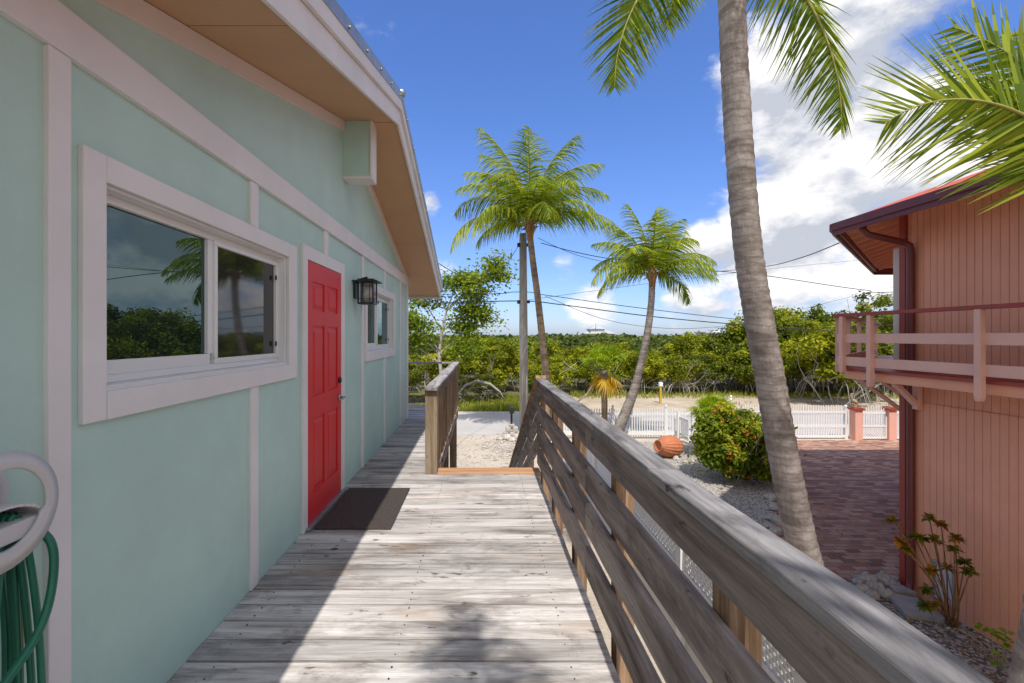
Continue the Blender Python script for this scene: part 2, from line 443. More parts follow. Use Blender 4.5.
def leaf(name, c0, c1, c2, trans=.35, rough=.5, clump=.35, csc=.9):
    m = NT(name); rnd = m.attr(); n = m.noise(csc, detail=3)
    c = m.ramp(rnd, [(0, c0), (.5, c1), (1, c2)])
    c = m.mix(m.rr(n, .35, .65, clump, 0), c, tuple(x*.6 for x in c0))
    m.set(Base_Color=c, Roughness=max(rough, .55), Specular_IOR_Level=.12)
    tr = m.N.new('ShaderNodeBsdfTranslucent'); m.L.new(m.mix(.0, c, c), tr.inputs[0])
    hs = m.N.new('ShaderNodeHueSaturation'); hs.inputs['Value'].default_value = 1.5; hs.inputs['Hue'].default_value = .49; hs.inputs['Saturation'].default_value = 1.1
    m.L.new(c, hs.inputs['Color']); m.L.new(hs.outputs[0], tr.inputs[0])
    mx = m.N.new('ShaderNodeMixShader'); mx.inputs[0].default_value = trans
    m.L.new(m.b.outputs[0], mx.inputs[1]); m.L.new(tr.outputs[0], mx.inputs[2]); m.L.new(mx.outputs[0], m.out.inputs[0])
    return m.mat
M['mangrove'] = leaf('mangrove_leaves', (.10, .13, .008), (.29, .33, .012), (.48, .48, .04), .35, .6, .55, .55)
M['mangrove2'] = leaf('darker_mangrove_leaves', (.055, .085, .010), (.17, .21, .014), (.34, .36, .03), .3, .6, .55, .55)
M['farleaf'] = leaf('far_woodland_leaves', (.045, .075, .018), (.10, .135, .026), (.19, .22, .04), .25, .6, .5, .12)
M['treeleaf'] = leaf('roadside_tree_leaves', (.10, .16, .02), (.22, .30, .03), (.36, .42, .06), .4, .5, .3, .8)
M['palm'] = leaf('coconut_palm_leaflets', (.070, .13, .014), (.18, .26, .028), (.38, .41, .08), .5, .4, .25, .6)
M['palmyel'] = leaf('yellowing_palm_leaflets', (.22, .30, .03), (.38, .44, .05), (.55, .52, .09), .45, .4, .15, .6)
M['yellowleaf'] = leaf('dying_yellow_leaves', (.42, .27, .02), (.58, .38, .03), (.62, .46, .10), .4, .5, .1)
M['rachis'] = mk('palm_frond_stalk', (.32, .30, .07), .5).mat
M['ixora'] = leaf('ixora_hedge_leaves', (.09, .15, .012), (.24, .28, .018), (.46, .44, .04), .35, .4, .4, 2.5)
M['flower'] = leaf('red_orange_flowers', (.60, .07, .02), (.70, .13, .03), (.70, .25, .06), .2, .6, 0)
M['croton'] = leaf('croton_leaves', (.05, .075, .012), (.20, .21, .02), (.46, .17, .02), .3, .35, .1, 9)
M['lime'] = leaf('lime_green_leaves', (.16, .26, .02), (.28, .38, .03), (.36, .45, .06), .35, .4, .1)
M['grass'] = leaf('verge_grass', (.14, .18, .02), (.28, .31, .04), (.42, .42, .10), .3, .6, .2)
def bark(name, c0, c1, ring=0, rs=9):
    m = NT(name)
    f = m.noise(1.0, m.map((18, 18, 4)), 7, .7); n = m.noise(1.3, detail=5, rough=.7)
    c = m.ramp(f, [(.3, c0), (.65, c1)])
    c = m.mix(m.rr(n, .4, .65, 0, .6), c, tuple(min(1, x*1.45) for x in c1))
    h = f
    if ring:
        w = m.N.new('ShaderNodeTexWave'); w.bands_direction = 'Z'; w.wave_profile = 'SAW'; w.inputs['Scale'].default_value = rs
        w.inputs['Distortion'].default_value = 4.5; w.inputs['Detail'].default_value = 4; w.inputs['Detail Scale'].default_value = .9
        m.L.new(m.tc, w.inputs['Vector'])
        c = m.mix(m.rr(w.outputs['Fac'], .6, 1, 0, .38), c, tuple(x*.5 for x in c0))
        n4 = m.noise(1.0, m.map((2.2, 2.2, 7)), 5, .6, .5); c = m.mix(m.rr(n4, .45, .62, 0, .6), c, tuple(x*.62 for x in c0))
        h = m.mul(m.mul(f, .4), m.mul(w.outputs['Fac'], 1.0), 'ADD')
    m.set(Base_Color=c, Roughness=.9, Specular_IOR_Level=.15); m.bump(h, 1.0, .03); return m.mat
M['palmbark'] = bark('ringed_palm_bark', (.24, .20, .18), (.44, .39, .36), 1, 3.4)
M['palmbark2'] = bark('brown_palm_bark', (.17, .12, .08), (.32, .25, .18), 1, 4.5)
M['bark'] = bark('grey_tree_bark', (.17, .15, .13), (.40, .37, .33))
M['fiber'] = bark('brown_palm_fibre', (.12, .06, .025), (.34, .20, .09))
M['rock'] = bark('coral_rock', (.24, .21, .19), (.52, .48, .44))

# ------------------------------------------------------------------ setting
def sheet(name, poly, z, mat):
    mb = MB(); n = len(poly); mb.add([(x, y, z) for x, y in poly], [tuple(range(n))])
    o = mb.build(name, mat); tag(o, kind='structure'); return o
sheet('ground', [(-1500, -300), (1500, -300), (1500, 2500), (-1500, 2500)], -.02, M['soil'])
sheet('yard', [(-30, -25), (40, -25), (40, 18.4), (-30, 18.4)], 0, M['sand'])
sheet('road', [(-90, 18.3), (120, 18.5), (120, 24.2), (-90, 24.0)], .006, M['asphalt'])
sheet('road_shoulder', [(3.2, 24.0), (7, 24.0), (90, 24.2), (90, 31), (24, 30.5), (12, 31.5), (4.6, 29.5)], .003, M['dirt'])
sheet('gravel_bed', [(2.3, 2.0), (5.0, 2.0), (5.7, 7.1), (5.25, 8.3), (6.35, 9.9), (11.2, 17.2), (4.0, 17.2), (2.3, 15)], .005, M['gravel'])
sheet('planting_bed', [(4.6, 1.0), (6.7, 1.0), (6.7, 7.2), (5.62, 7.35), (5.2, 6.0)], .010, M['bedgravel'])
sheet('driveway', [(6.9, 7.4), (5.65, 7.4), (5.3, 8.3), (6.4, 9.9), (11.35, 17.45), (26, 17.45), (26, 12.0), (14, 12.0), (11, 11.2)], .014, M['pavers'])

# ------------------------------------------------------------------ mint house
HX = -1.35
E = EYE
house = thing('mint_house', 'mint green board and batten house with white trim beside the wooden deck', 'house', (HX, 4.5, 0))
def zs(d, z0): return E+z0-.032-.292*abs(d-4.5)      # a line that follows the gable
Y0, Y1 = .2, 8.2
w = MB()
ZW = E+.546; ZB = .35; ZS = E-.197
def seg(a, b, z0, z1): w.box(HX-.12, HX, a, b, z0, z1, r=.5)
seg(Y0, 1.612, ZB, ZW); seg(1.612, 3.138, ZB, ZS); seg(3.138, 5.294, ZB, ZW); seg(5.294, 6.843, ZB, ZS); seg(6.843, Y1, ZB, ZW)
w.prism([(Y0, ZW), (Y1, ZW), (Y1, zs(Y1, 2.14)), (4.5, zs(4.5, 2.14)), (Y0, zs(Y0, 2.14))], 'X', HX-.12, HX, r=.5)
w.box(-9, HX-.13, Y0, Y0+.12, ZB, zs(Y0, 2.1), r=.5); w.box(-9, HX-.13, Y1-.12, Y1, ZB, zs(Y1, 2.1), r=.5)
w.box(-9.1, -9, Y0, Y1, ZB, ZW, r=.5); w.prism([(Y0, ZW), (Y1, ZW), (Y1, zs(Y1, 2.14)), (4.5, zs(4.5, 2.14)), (Y0, zs(Y0, 2.14))], 'X', -9.1, -9, r=.5)
w.build('wall', M['mint'], house)
# battens, band and corner boards
t = MB(); TX = HX+.018
def board(a, b, z0, z1, x1=TX): t.box(HX-.002, x1, a, b, z0, z1)
ZBL, ZBH = E+.90, E+1.05
board(Y0-.02, Y1+.02, ZBL, ZBH, HX+.026)
for a, b in ((1.400, 1.478), (2.63, 2.715), (5.07, 5.155), (6.22, 6.305), (7.42, 7.505)):
    inw = (1.6 < a < 3.3) or (5.2 < a < 7.0)
    if inw: board(a, b, E+.641, ZBL-.001); board(a, b, DZ+.005, E-.298)
    else: board(a, b, DZ+.005, ZBL-.001)
board(3.86, 3.95, E+.655, ZBL-.001)
board(8.09, 8.2, DZ+.005, ZBL-.001, HX+.024); board(Y0, .3, DZ+.005, ZBL-.001, HX+.024)
t.build('batten', M['white'], house, bevel=.003)
fr = MB()
for a, b in ((Y0, 4.4), (4.6, Y1+.02)):
    fr.add([(HX-.002, a, zs(a, 2.045)), (HX+.025, a, zs(a, 2.045)), (HX+.025, b, zs(b, 2.045)), (HX-.002, b, zs(b, 2.045)),
            (HX-.002, a, zs(a, 2.142)), (HX+.025, a, zs(a, 2.142)), (HX+.025, b, zs(b, 2.142)), (HX-.002, b, zs(b, 2.142))],
           [(0,3,2,1),(4,5,6,7),(0,1,5,4),(1,2,6,5),(2,3,7,6),(3,0,4,7)])
fr.build('frieze_board', M['frieze'], house, bevel=.003)
# roof: soffit panels, fascia, metal
YN, YF = -.55, 9.05; RX = -.84
sf = MB()
def slope_box(mb, x0, x1, a, b, zlo, zhi, **k):
    mb.add([(x0, a, zs(a, zlo)), (x1, a, zs(a, zlo)), (x1, b, zs(b, zlo)), (x0, b, zs(b, zlo)),
            (x0, a, zs(a, zhi)), (x1, a, zs(a, zhi)), (x1, b, zs(b, zhi)), (x0, b, zs(b, zhi))],
           [(0,3,2,1),(4,5,6,7),(0,1,5,4),(1,2,6,5),(2,3,7,6),(3,0,4,7)], **k)
cuts = [YN, .7, 2.05, 4.497]
for a, b in zip(cuts[:-1], cuts[1:]): slope_box(sf, -9.3, RX-.002, a+.004, b-.004, 2.145, 2.165, r=.5)
cuts = [4.503, 6.95, YF]
for a, b in zip(cuts[:-1], cuts[1:]): slope_box(sf, -9.3, RX-.002, a+.004, b-.004, 2.145, 2.165, r=.5)
sf.build('soffit', M['soffit'], house)
rf = MB()
for a, b in ((YN-.03, 4.5), (4.5, YF+.03)): slope_box(rf, -9.35, RX+.035, a, b, 2.372, 2.40)
roof = rf.build('roof', M['steel'], house)
rb = MB()
for a, b in ((YN, 4.5), (4.5, YF)): slope_box(rb, -9.3, RX-.03, a, b, 2.17, 2.368)
rb.build('roof_deck', M['fascia'], house)
fa = MB()
for a, b in ((YN, 2.55), (2.556, 4.5), (4.5, YF)): slope_box(fa, RX-.001, RX+.022, a, b, 2.115, 2.262)
for a, b in ((YN, 4.5), (4.5, YF)): slope_box(fa, RX-.001, RX+.048, a, b, 2.264, 2.372)
for yy in (YN, YF): fa.box(-9.3, RX-.002, yy-.02 if yy < 0 else yy, yy if yy < 0 else yy+.02, zs(yy, 2.10), zs(yy, 2.37))
fa.build('fascia', M['fascia'], house, bevel=.004)
de = MB()
for a, b in ((YN-.04, 4.497), (4.503, YF+.04)): slope_box(de, RX+.050, RX+.054, a, b, 2.355, 2.44)
for k in range(22):
    d = YN+.3+k*.42
    if d < YF: de.tube([(RX+.054, d, zs(d, 2.385)), (RX+.066, d, zs(d, 2.385))], .010, 8)
de.tube([(RX-.1, 4.5, E+2.40), (RX+.05, 4.5, E+2.40), (RX+.075, 4.5, E+2.395)], [.04, .04, .036], 12)
de.build('drip_edge', M['steel'], house)
bb = MB(); bb.box(HX+.001, HX+.262, 4.42, 4.60, E+1.555, E+2.112, r=.4)
beam = bb.build('ridge_beam', M['mint'], house)
b2 = MB(); b2.box(HX+.001, HX+.282, 4.41, 4.61, E+1.530, E+1.554); b2.box(HX+.263, HX+.282, 4.41, 4.61, E+1.555, E+2.108)
b2.build('beam_cap', M['white'], beam, bevel=.003)
# floor skirt and stilts under the house
sk = MB(); sk.box(-9, HX-.02, Y0+.05, Y1-.05, ZB-.1, ZB-.002)
for x in (-1.7, -5, -8.6):
    for y in (.6, 4.2, 7.9): sk.box(x-.15, x+.15, y-.15, y+.15, -.02, ZB-.11)
sk.build('foundation_pier', M['concrete'], house)

def window(a, b, first):
    # a,b : outer trim extent in Y
    wn = sub('window', house)
    tr = MB(); z0, z1 = E-.297, E+.640; wd = .095; x1 = HX+.022
    tr.box(HX-.001, x1, a, a+wd, z0, z1); tr.box(HX-.001, x1, b-wd*1.45, b, z0, z1)
    tr.box(HX-.001, x1, a+wd+.001, b-wd*1.45-.001, z1-wd, z1); tr.box(HX-.001, x1+.004, a+wd+.001, b-wd*1.45-.001, z0, z0+wd+.006)
    tr.build('window_trim', M['white'], wn, bevel=.004)
    fm = MB(); ia, ib = a+wd, b-wd*1.45; iz0, iz1 = E-.197, E+.546; xb = HX-.115; mid = (ia+ib)/2
    # reveal lining and outer frame
    fm.box(xb, HX-.002, ia, ia+.012, iz0, iz1); fm.box(xb, HX-.002, ib-.012, ib, iz0, iz1)
    fm.box(xb, HX-.002, ia+.013, ib-.013, iz1-.012, iz1); fm.box(xb, HX+.01, ia+.013, ib-.013, iz0, iz0+.02)
    fm.box(xb, HX-.058, ia+.013, ib-.013, iz1-.045, iz1-.013)
    fm.box(xb, HX-.054, ia+.013, ib-.013, iz0+.021, iz0+.050)
    fm.build('frame', M['vinyl'], wn, bevel=.002)
    sh = MB(); zz0, zz1 = iz0+.05, iz1-.046
    sh.box(xb, HX-.066, ia+.013, mid-.004, zz0, zz0+.055); sh.box(xb, HX-.062, mid-.03, mid+.012, zz0+.056, zz1)
    sh.box(xb+.012, HX-.050, mid+.013, ib-.013, zz0, zz0+.030); sh.box(xb+.012, HX-.050, mid+.013, ib-.013, zz1-.022, zz1)
    sh.box(xb+.012, HX-.050, ib-.040, ib-.013, zz0+.031, zz1-.023); sh.box(xb+.012, HX-.050, mid+.013, mid+.038, zz0+.031, zz1-.023)
    sh.build('sash', M['vinyl'], wn, bevel=.002)
    g = MB(); g.box(HX-.085, HX-.080, ia+.013, mid-.031, zz0+.056, zz1); g.build('pane', M['glass'], wn)
    g = MB(); g.box(HX-.072, HX-.068, mid+.039, ib-.041, zz0+.031, zz1-.023); g.build('pane', M['glass2'] if first else M['glass'], wn)
    for zz in (zz0+.08, zz1-.12):
        lk = MB(); lk.box(HX-.052, HX-.044, ib-.052, ib-.043, zz, zz+.03); lk.build('latch', M['black'], wn)
window(1.518, 3.275, True); window(5.20, 6.98, False)

# door
door = sub('door', house)
da, db = 3.475, 4.300; dz = DZ+.03; H = 2.03
df = MB(); x1 = HX+.024
df.box(HX-.001, x1, 3.385, da-.006, DZ+.003, dz+H+.11); df.box(HX-.001, x1, db+.006, 4.405, DZ+.003, dz+H+.11)
df.box(HX-.001, x1, da-.005, db+.005, dz+H+.006, dz+H+.11)
df.build('door_trim', M['white'], door, bevel=.004)
ds = MB(); XS = HX+.018
rows = [(.21, .80), (.97, 1.53), (1.65, 1.88)]; cols = [(.105, .375), (.45, .72)]
ds.box(HX+.001, XS-.012, da, db, dz, dz+H, r=.5)
ys = [0, cols[0][0], cols[0][1], cols[1][0], cols[1][1], db-da]
for a, b in ((0, .105), (.375, .45), (.72, db-da)): ds.box(XS-.0119, XS, da+a, da+b, dz, dz+H, r=.5)
zc = [0, .21, .80, .97, 1.53, 1.65, 1.88, H]
for (ya, yb) in cols:
    for i in range(0, 8, 2): ds.box(XS-.0119, XS-.0001, da+ya+.0005, da+yb-.0005, dz+zc[i], dz+zc[i+1], r=.5)
    for (z0, z1) in rows:
        a, b, c, e = da+ya+.022, da+yb-.022, dz+z0+.022, dz+z1-.022; q = .03
        ds.add([(XS-.010, a, c), (XS-.010, b, c), (XS-.010, b, e), (XS-.010, a, e),
                (XS-.001, a+q, c+q), (XS-.001, b-q, c+q), (XS-.001, b-q, e-q), (XS-.001, a+q, e-q)],
               [(4,5,6,7),(0,1,5,4),(1,2,6,5),(2,3,7,6),(3,0,4,7)], r=.5)
ds.build('door_leaf', M['red'], door)
hd = MB(); hy = db-.062
hd.tube([(XS, hy, dz+.88), (XS+.012, hy, dz+.88)], .028, 16); hd.tube([(XS+.01, hy, dz+.88), (XS+.055, hy, dz+.88)], .011, 10)
hd.tube([(XS+.05, hy+.01, dz+.88), (XS+.052, hy-.06, dz+.875), (XS+.048, hy-.11, dz+.87)], [.011, .010, .007], 8)
hd.build('door_handle', M['chrome'], door)
hd = MB(); hd.tube([(XS, hy, dz+1.04), (XS+.016, hy, dz+1.04), (XS+.022, hy, dz+1.04)], [.028, .028, .020], 16)
hd.build('deadbolt', M['black'], door)
th = MB(); th.box(HX-.03, HX+.055, 3.43, 4.345, DZ+.004, dz-.004); th.build('threshold', M['steel'], door, bevel=.003)

# wall lantern
lc = Vector((HX+.135, 4.83, E+.475))
lan = thing('wall_lantern', 'black metal wall lantern with seeded glass hung between the red door and the far window', 'lantern', (HX+.02, 4.83, E+.46))
l = MB(); l.box(HX+.002, HX+.026, 4.765, 4.895, E+.395, E+.59)
l.tube([(HX+.02, 4.83, E+.565), (HX+.07, 4.83, E+.605), (HX+.135, 4.83, E+.622)], .012, 8)
l.build('mounting_plate', M['black'], lan, bevel=.003)
l = MB(); h = .085
l.prism([(lc.x-h-.045, 4.83-h-.045), (lc.x+h+.045, 4.83-h-.045), (lc.x+h+.045, 4.83+h+.045), (lc.x-h-.045, 4.83+h+.045)], 'Z', E+.568, E+.580)
l.prism([(lc.x-h, 4.83-h), (lc.x+h, 4.83-h), (lc.x+h, 4.83+h), (lc.x-h, 4.83+h)], 'Z', E+.582, E+.60)
l.box(lc.x-h, lc.x+h, 4.83-h, 4.83+h, E+.335, E+.352)
for sx in (-1, 1):
    for sy in (-1, 1): l.box(lc.x+sx*(h-.008)-.008, lc.x+sx*(h-.008)+.008, 4.83+sy*(h-.008)-.008, 4.83+sy*(h-.008)+.008, E+.353, E+.567)
for sx in (-1, 1):
    l.box(lc.x+sx*h-.003, lc.x+sx*h+.003, 4.83-.045, 4.83-.039, E+.353, E+.567); l.box(lc.x+sx*h-.003, lc.x+sx*h+.003, 4.83+.039, 4.83+.045, E+.353, E+.567)
    l.box(lc.x-.045, lc.x-.039, 4.83+sx*h-.003, 4.83+sx*h+.003, E+.353, E+.567); l.box(lc.x+.039, lc.x+.045, 4.83+sx*h-.003, 4.83+sx*h+.003, E+.353, E+.567)
l.box(lc.x-h-.004, lc.x+h+.004, 4.83-h-.006, 4.83-h-.001, E+.52, E+.526); l.box(lc.x-h-.004, lc.x+h+.004, 4.83-h-.006, 4.83-h-.001, E+.385, E+.391)
l.build('lantern_cage', M['black'], lan, bevel=.0015)
l = MB(); l.tube([(lc.x, 4.83, E+.353), (lc.x, 4.83, E+.56)], .055, 16); l.build('glass_shade', M['lamp_glass'], lan)

# hose hanger and hose
hx, hy_, hz = HX+.16, 1.13, E-.44
hh = thing('hose_hanger', 'grey white plastic hose hanger fixed to the mint wall, holding coiled green hose', 'hose hanger', (HX, hy_, hz))
l = MB()
def arc(cy, cz, r, a0, a1, n, x): return [(x, cy+r*math.cos(R(a0+(a1-a0)*i/n)), cz+r*math.sin(R(a0+(a1-a0)*i/n))) for i in range(n+1)]
nn_ = 40
for k in range(nn_):
    a0, a1 = 2*math.pi*k/nn_, 2*math.pi*(k+1)/nn_
    def rp(x, r, a): return (x, hy_+r*math.cos(a), hz+r*math.sin(a))
    up0 = .040 if math.sin(a0) > -.2 else .052; up1 = .040 if math.sin(a1) > -.2 else .052
    l.add([rp(hx, .150, a0), rp(hx, .150, a1), rp(hx+.012, .150-up1, a1), rp(hx+.012, .150-up0, a0), rp(hx-.016, .146, a0), rp(hx-.016, .146, a1), rp(hx+.002, .146-up1, a1), rp(hx+.002, .146-up0, a0)],
          [(0,1,2,3),(7,6,5,4),(0,4,5,1),(3,2,6,7)], smooth=True)
l.tube(arc(hy_, hz, .135, 0, 360, 28, HX+.02), .012, 8, cap=False)
l.build('rim', M['plastic'], hh)
l = MB()   # curved saddle shelf
n = 16
ring = []
for k in range(n+1):
    a = R(15+150*k/n)
    ring.append((hy_+.118*math.cos(a), hz-.058+.070*math.sin(a)))
for (a, b) in zip(ring[:-1], ring[1:]):
    l.add([(HX+.001, a[0], a[1]), (hx, a[0], a[1]), (hx, b[0], b[1]), (HX+.001, b[0], b[1]),
           (HX+.001, a[0], a[1]-.008), (hx, a[0], a[1]-.008), (hx, b[0], b[1]-.008), (HX+.001, b[0], b[1]-.008)],
          [(0,1,2,3),(7,6,5,4),(0,4,5,1),(1,5,6,2),(2,6,7,3),(3,7,4,0)], smooth=False)
l.box(HX+.001, hx-.004, hy_-.10, hy_+.115, hz-.050, hz-.040); l.box(hx-.010, hx-.002, hy_-.11, hy_+.118, hz-.085, hz-.041)
l.box(HX+.001, HX+.012, hy_-.13, hy_+.13, hz-.13, hz+.10)
l.build('saddle', M['plastic'], hh, bevel=.002)
hose = thing('garden_hose', 'dark green garden hose coiled in long loops over the plastic hanger', 'hose', (HX+.08, hy_, hz-.05))
for k in range(6):
    xx = HX+.030+.021*k; lo = 1.0+.06*(k % 3)+.05*random.random(); wdt = .068+.012*random.uniform(-1, 1)
    pts = []
    for i in range(49):
        a = 2*math.pi*i/48
        y = hy_+.062+wdt*math.sin(a)*(1+.10*math.sin(a*2+k)); c = math.cos(a)
        z = hz-.035+.028 if c > .6 else None
        zc_ = hz-.03-lo/2+lo/2*c
        pts.append((xx+.012*math.sin(a+k), y, zc_))
    l = MB(); l.tube(pts, .0085, 8, cap=False); l.build('hose_loop', M['hose2'] if k == 2 else M['hose'], hose)
l = MB(); he = [Vector(v) for v in ((HX+.10, hy_+.10, hz-.06), (HX+.15, hy_+.135, hz-.13), (HX+.17, hy_+.12, hz-.24), (HX+.18, hy_+.07, hz-.34), (HX+.18, hy_-.03, hz-.42), (HX+.17, hy_-.15, hz-.48), (HX+.15, hy_-.3, hz-.54))]
hp = []
for k in range(len(he)-1):
    p0, p1, p2, p3 = he[max(k-1, 0)], he[k], he[k+1], he[min(k+2, len(he)-1)]
    for i_ in range(8):
        t_ = i_/8; hp.append(.5*((2*p1)+(-p0+p2)*t_+(2*p0-5*p1+4*p2-p3)*t_*t_+(-p0+3*p1-3*p2+p3)*t_**3))
l.tube(hp, .0105, 10)
l.build('hose_end', M['hose'], hose)

# ------------------------------------------------------------------ deck
deck = thing('wooden_deck', 'raised weathered grey plank deck running along the mint house', 'deck', (-.4, 3, DZ))
dk = MB(); y = -2.2; random.seed(3)
while y < 4.87:
    y1 = min(y+.136, 4.876)
    x1 = .60+random.uniform(-.008, .004)
    dz_ = random.uniform(-.002, .002)
    r = random.random()
    dk.beam((HX-.001+.003, (y+y1)/2, DZ-.019+dz_), (x1, (y+y1)/2, DZ-.019+dz_), y1-y, .038, n=8, jit=.0011, r=r)
    y += .1475
y = 4.885
while y < 9.7:
    y1 = y+.139; xl = HX+.002 if y < 8.2 else -3.0
    dz_ = random.uniform(-.002, .002)
    dk.beam((xl, (y+y1)/2, DZ-.019+dz_), (-.50+random.uniform(-.008, .006), (y+y1)/2, DZ-.019+dz_), y1-y, .038, n=5, jit=.0011)
    y += .1455
y = -2.2
while y < 4.8:
    for x in (-1.2, -.4, .4):
        for q_ in (.035, .105): dk.tube([(x+random.uniform(-.008, .008), y+q_, DZ-.002), (x, y+q_, DZ+.0015)], .0045, 6, m=1)
    y += .1475
dk.build('decking', [M['deckwood'], M['dark']], deck, bevel=.004)
nb = MB(); nb.beam((-.495, 5.0, DZ-.014), (.635, 5.0, DZ-.014), .215, .036, n=4, jit=.001, r=.5); nb.build('edge_board', M['newwood'], deck, bevel=.004)
js = MB()
for x in (-1.2, -.4, .4): js.beam((x, -2.2, DZ-.14), (x, 4.85, DZ-.14), .04, .19)
js.beam((.57, -2.2, DZ-.14), (.57, 4.85, DZ-.14), .038, .19); js.beam((-.53, 5.12, DZ-.14), (-.53, 9.7, DZ-.14), .038, .19)
js.beam((-1.3, 4.86, DZ-.14), (.62, 4.86, DZ-.14), .038, .19)
js.build('joist', M['railwood'], deck)
for (x, y) in ((.5, -2), (.5, .6), (.5, 3.2), (.5, 4.75), (-.6, 7.2), (-.6, 9.5), (-2.8, 9.5)):
    p = MB(); p.box(x-.07, x+.07, y-.07, y+.07, -.02, DZ-.24); p.build('support_post', M['postwood'], deck)

# right railing of horizontal planks
rr_ = thing('deck_railing', 'long weathered railing of four horizontal planks and flat cap, right of the deck', 'railing', (.66, 2, DZ))
c = MB(); random.seed(5)
for a, b in ((-2.2, 1.62), (1.625, 5.0)):
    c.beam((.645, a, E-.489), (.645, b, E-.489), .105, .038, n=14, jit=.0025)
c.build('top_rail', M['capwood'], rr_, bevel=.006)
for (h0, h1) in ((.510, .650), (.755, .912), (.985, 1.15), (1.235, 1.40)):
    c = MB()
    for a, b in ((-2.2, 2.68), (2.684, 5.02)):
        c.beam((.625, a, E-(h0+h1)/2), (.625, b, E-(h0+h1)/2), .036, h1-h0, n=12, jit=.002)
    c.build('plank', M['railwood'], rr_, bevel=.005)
for y in (-1.6, -.7, .2, 1.19, 2.19, 3.18, 4.12, 4.93):
    p = MB(); p.beam((.69, y+.045, DZ-.32), (.69, y+.045, E-.510), .089, .089, up=(0,1,0), n=3, jit=.001); p.build('post', M['postwood'], rr_, bevel=.004)

# left railing beyond the stairs opening
lr = thing('baluster_railing', 'weathered baluster railing with square front post between the stairs and the walkway', 'railing', (-.54, 7, DZ))
c = MB(); c.beam((-.545, 4.84, E-.565), (-.545, 9.66, E-.565), .135, .038, n=10, jit=.002)
c.beam((-3.0, 9.60, E-.565), (-.615, 9.60, E-.565), .10, .038, n=4, jit=.002); c.build('top_rail', M['capwood'], lr, bevel=.005)
p = MB(); p.beam((-.545, 4.925, DZ-.02), (-.545, 4.925, E-.586), .13, .09, up=(0,1,0), n=5, jit=.0015); p.build('post', M['postlit'], lr, bevel=.004)
for y in (7.2, 9.6):
    p = MB(); p.box(-.59, -.50, y-.045, y+.045, DZ+.002, E-.586); p.build('post', M['postwood'], lr, bevel=.003)
y = 5.2
while y < 9.5:
    p = MB(); p.beam((-.515, y, DZ-.12), (-.515, y, E-.60), .036, .060, up=(0,1,0), n=2, jit=.001); p.build('baluster', M['postwood'], lr, bevel=.002)
    y += .31
c = MB(); c.beam((-.515, 5.0, E-.66), (-.515, 9.6, E-.66), .03, .085); c.beam((-3.0, 9.6, E-1.36), (-.6, 9.6, E-1.36), .036, .09); c.build('lower_rail', M['railwood'], lr)

# stairs going down to the yard
st = thing('stairs', 'wooden stairs dropping from the deck opening to the sandy yard', 'stairs', (.06, 7.5, 0))
k = 12
for i in range(1, k):
    p = MB(); z = DZ-.21*i; y = 5.12+.42*(i-1)
    p.beam((-.46, y+.2, z-.02), (.60, y+.2, z-.02), .38, .038, n=3, jit=.001); p.build('tread', M['deckwood'], st, bevel=.004)
for x in (-.485, .625):
    p = MB(); p.beam((x, 5.13, DZ-.28), (x, 9.9, .02+.0), .038, .26); p.build('stringer', M['railwood'], st)
sr = thing('stair_railing', 'sloping plank handrail descending beside the stairs at the far end of the deck', 'railing', (.66, 7.5, 1.5))
def sl(y, h): return E-(h+.485*(y-5.0))
p = MB(); p.beam((.655, 5.06, sl(5.06, .43)), (.655, 10.2, sl(10.2, .43)), .115, .045, n=10, jit=.003); p.build('handrail', M['postwood'], sr, bevel=.005)
for h_ in (.60, .86, 1.12):
    p = MB(); p.beam((.640, 5.06, sl(5.06, h_)), (.640, 10.1, sl(10.1, h_)), .036, .15, n=8, jit=.002); p.build('plank', M['railwood'], sr, bevel=.004)
for y in (6.6, 8.3, 10.0):
    p = MB(); p.box(.66, .75, y-.045, y+.045, -.02, sl(y, .46)); p.build('post', M['postwood'], sr, bevel=.004)

dm = MB(); dm.box(HX+.065, -.695, 3.47, 4.40, DZ+.0035, DZ+.014)
tag(dm.build('doormat', M['mat'], bevel=.004), 'dark brown ribbed doormat on the deck in front of the red door', 'doormat')

# ------------------------------------------------------------------ pink octagonal house
CX, CY, AP = 14.2, 4.1, 7.5
ph = thing('pink_house', 'salmon pink many-sided two storey house with red metal roof and maroon gutter', 'house', (CX, CY, 0))
def octp(ap, k, z):   # corner k; corner 0 lies between side A (facing -X) and the street side B
    rr = ap/math.cos(R(22.5)); a = R(180-22.5-45*k)
    return Vector((CX+rr*math.cos(a), CY+rr*math.sin(a), z))
def siding(mb, p, q, z0, z1, step=.102, g=.012, dep=.008):
    """vertical grooved boards between p and q; outward is to the left of travel q->p"""
    t = (q-p); Ln = t.length; t.normalize(); n = Vector((t.y, -t.x, 0)); c = (p+q)/2-Vector((CX, CY, 0)); 
    if n.dot(Vector((c.x, c.y, 0))) < 0: n = -n
    s = 0; prof = []
    while s < Ln-.001:
        e = min(s+step-g, Ln); prof += [(s, 0), (e, 0)]
        if e < Ln: prof += [(e+.0015, -dep), (min(e+g-.0015, Ln), -dep)]
        s += step
    vs = []; fs = []
    for (a, b) in prof:
        o = p+t*a+n*b; vs += [(o.x, o.y, z0), (o.x, o.y, z1)]
    for i in range(len(prof)-1): fs.append((2*i, 2*i+2, 2*i+3, 2*i+1))
    mb.add(vs, fs, r=.5)
lo, up = MB(), MB()
for k in range(8):
    p, q = octp(AP, k-1, 0), octp(AP, k, 0)
    siding(up, p, q, 2.99, E+2.05)
    p, q = octp(AP+.012, k-1, 0), octp(AP+.012, k, 0)
    siding(lo, p, q, 0.0, 2.99)
up.build('upper_wall', M['peach'], ph); lo.build('lower_wall', M['peach'], ph)
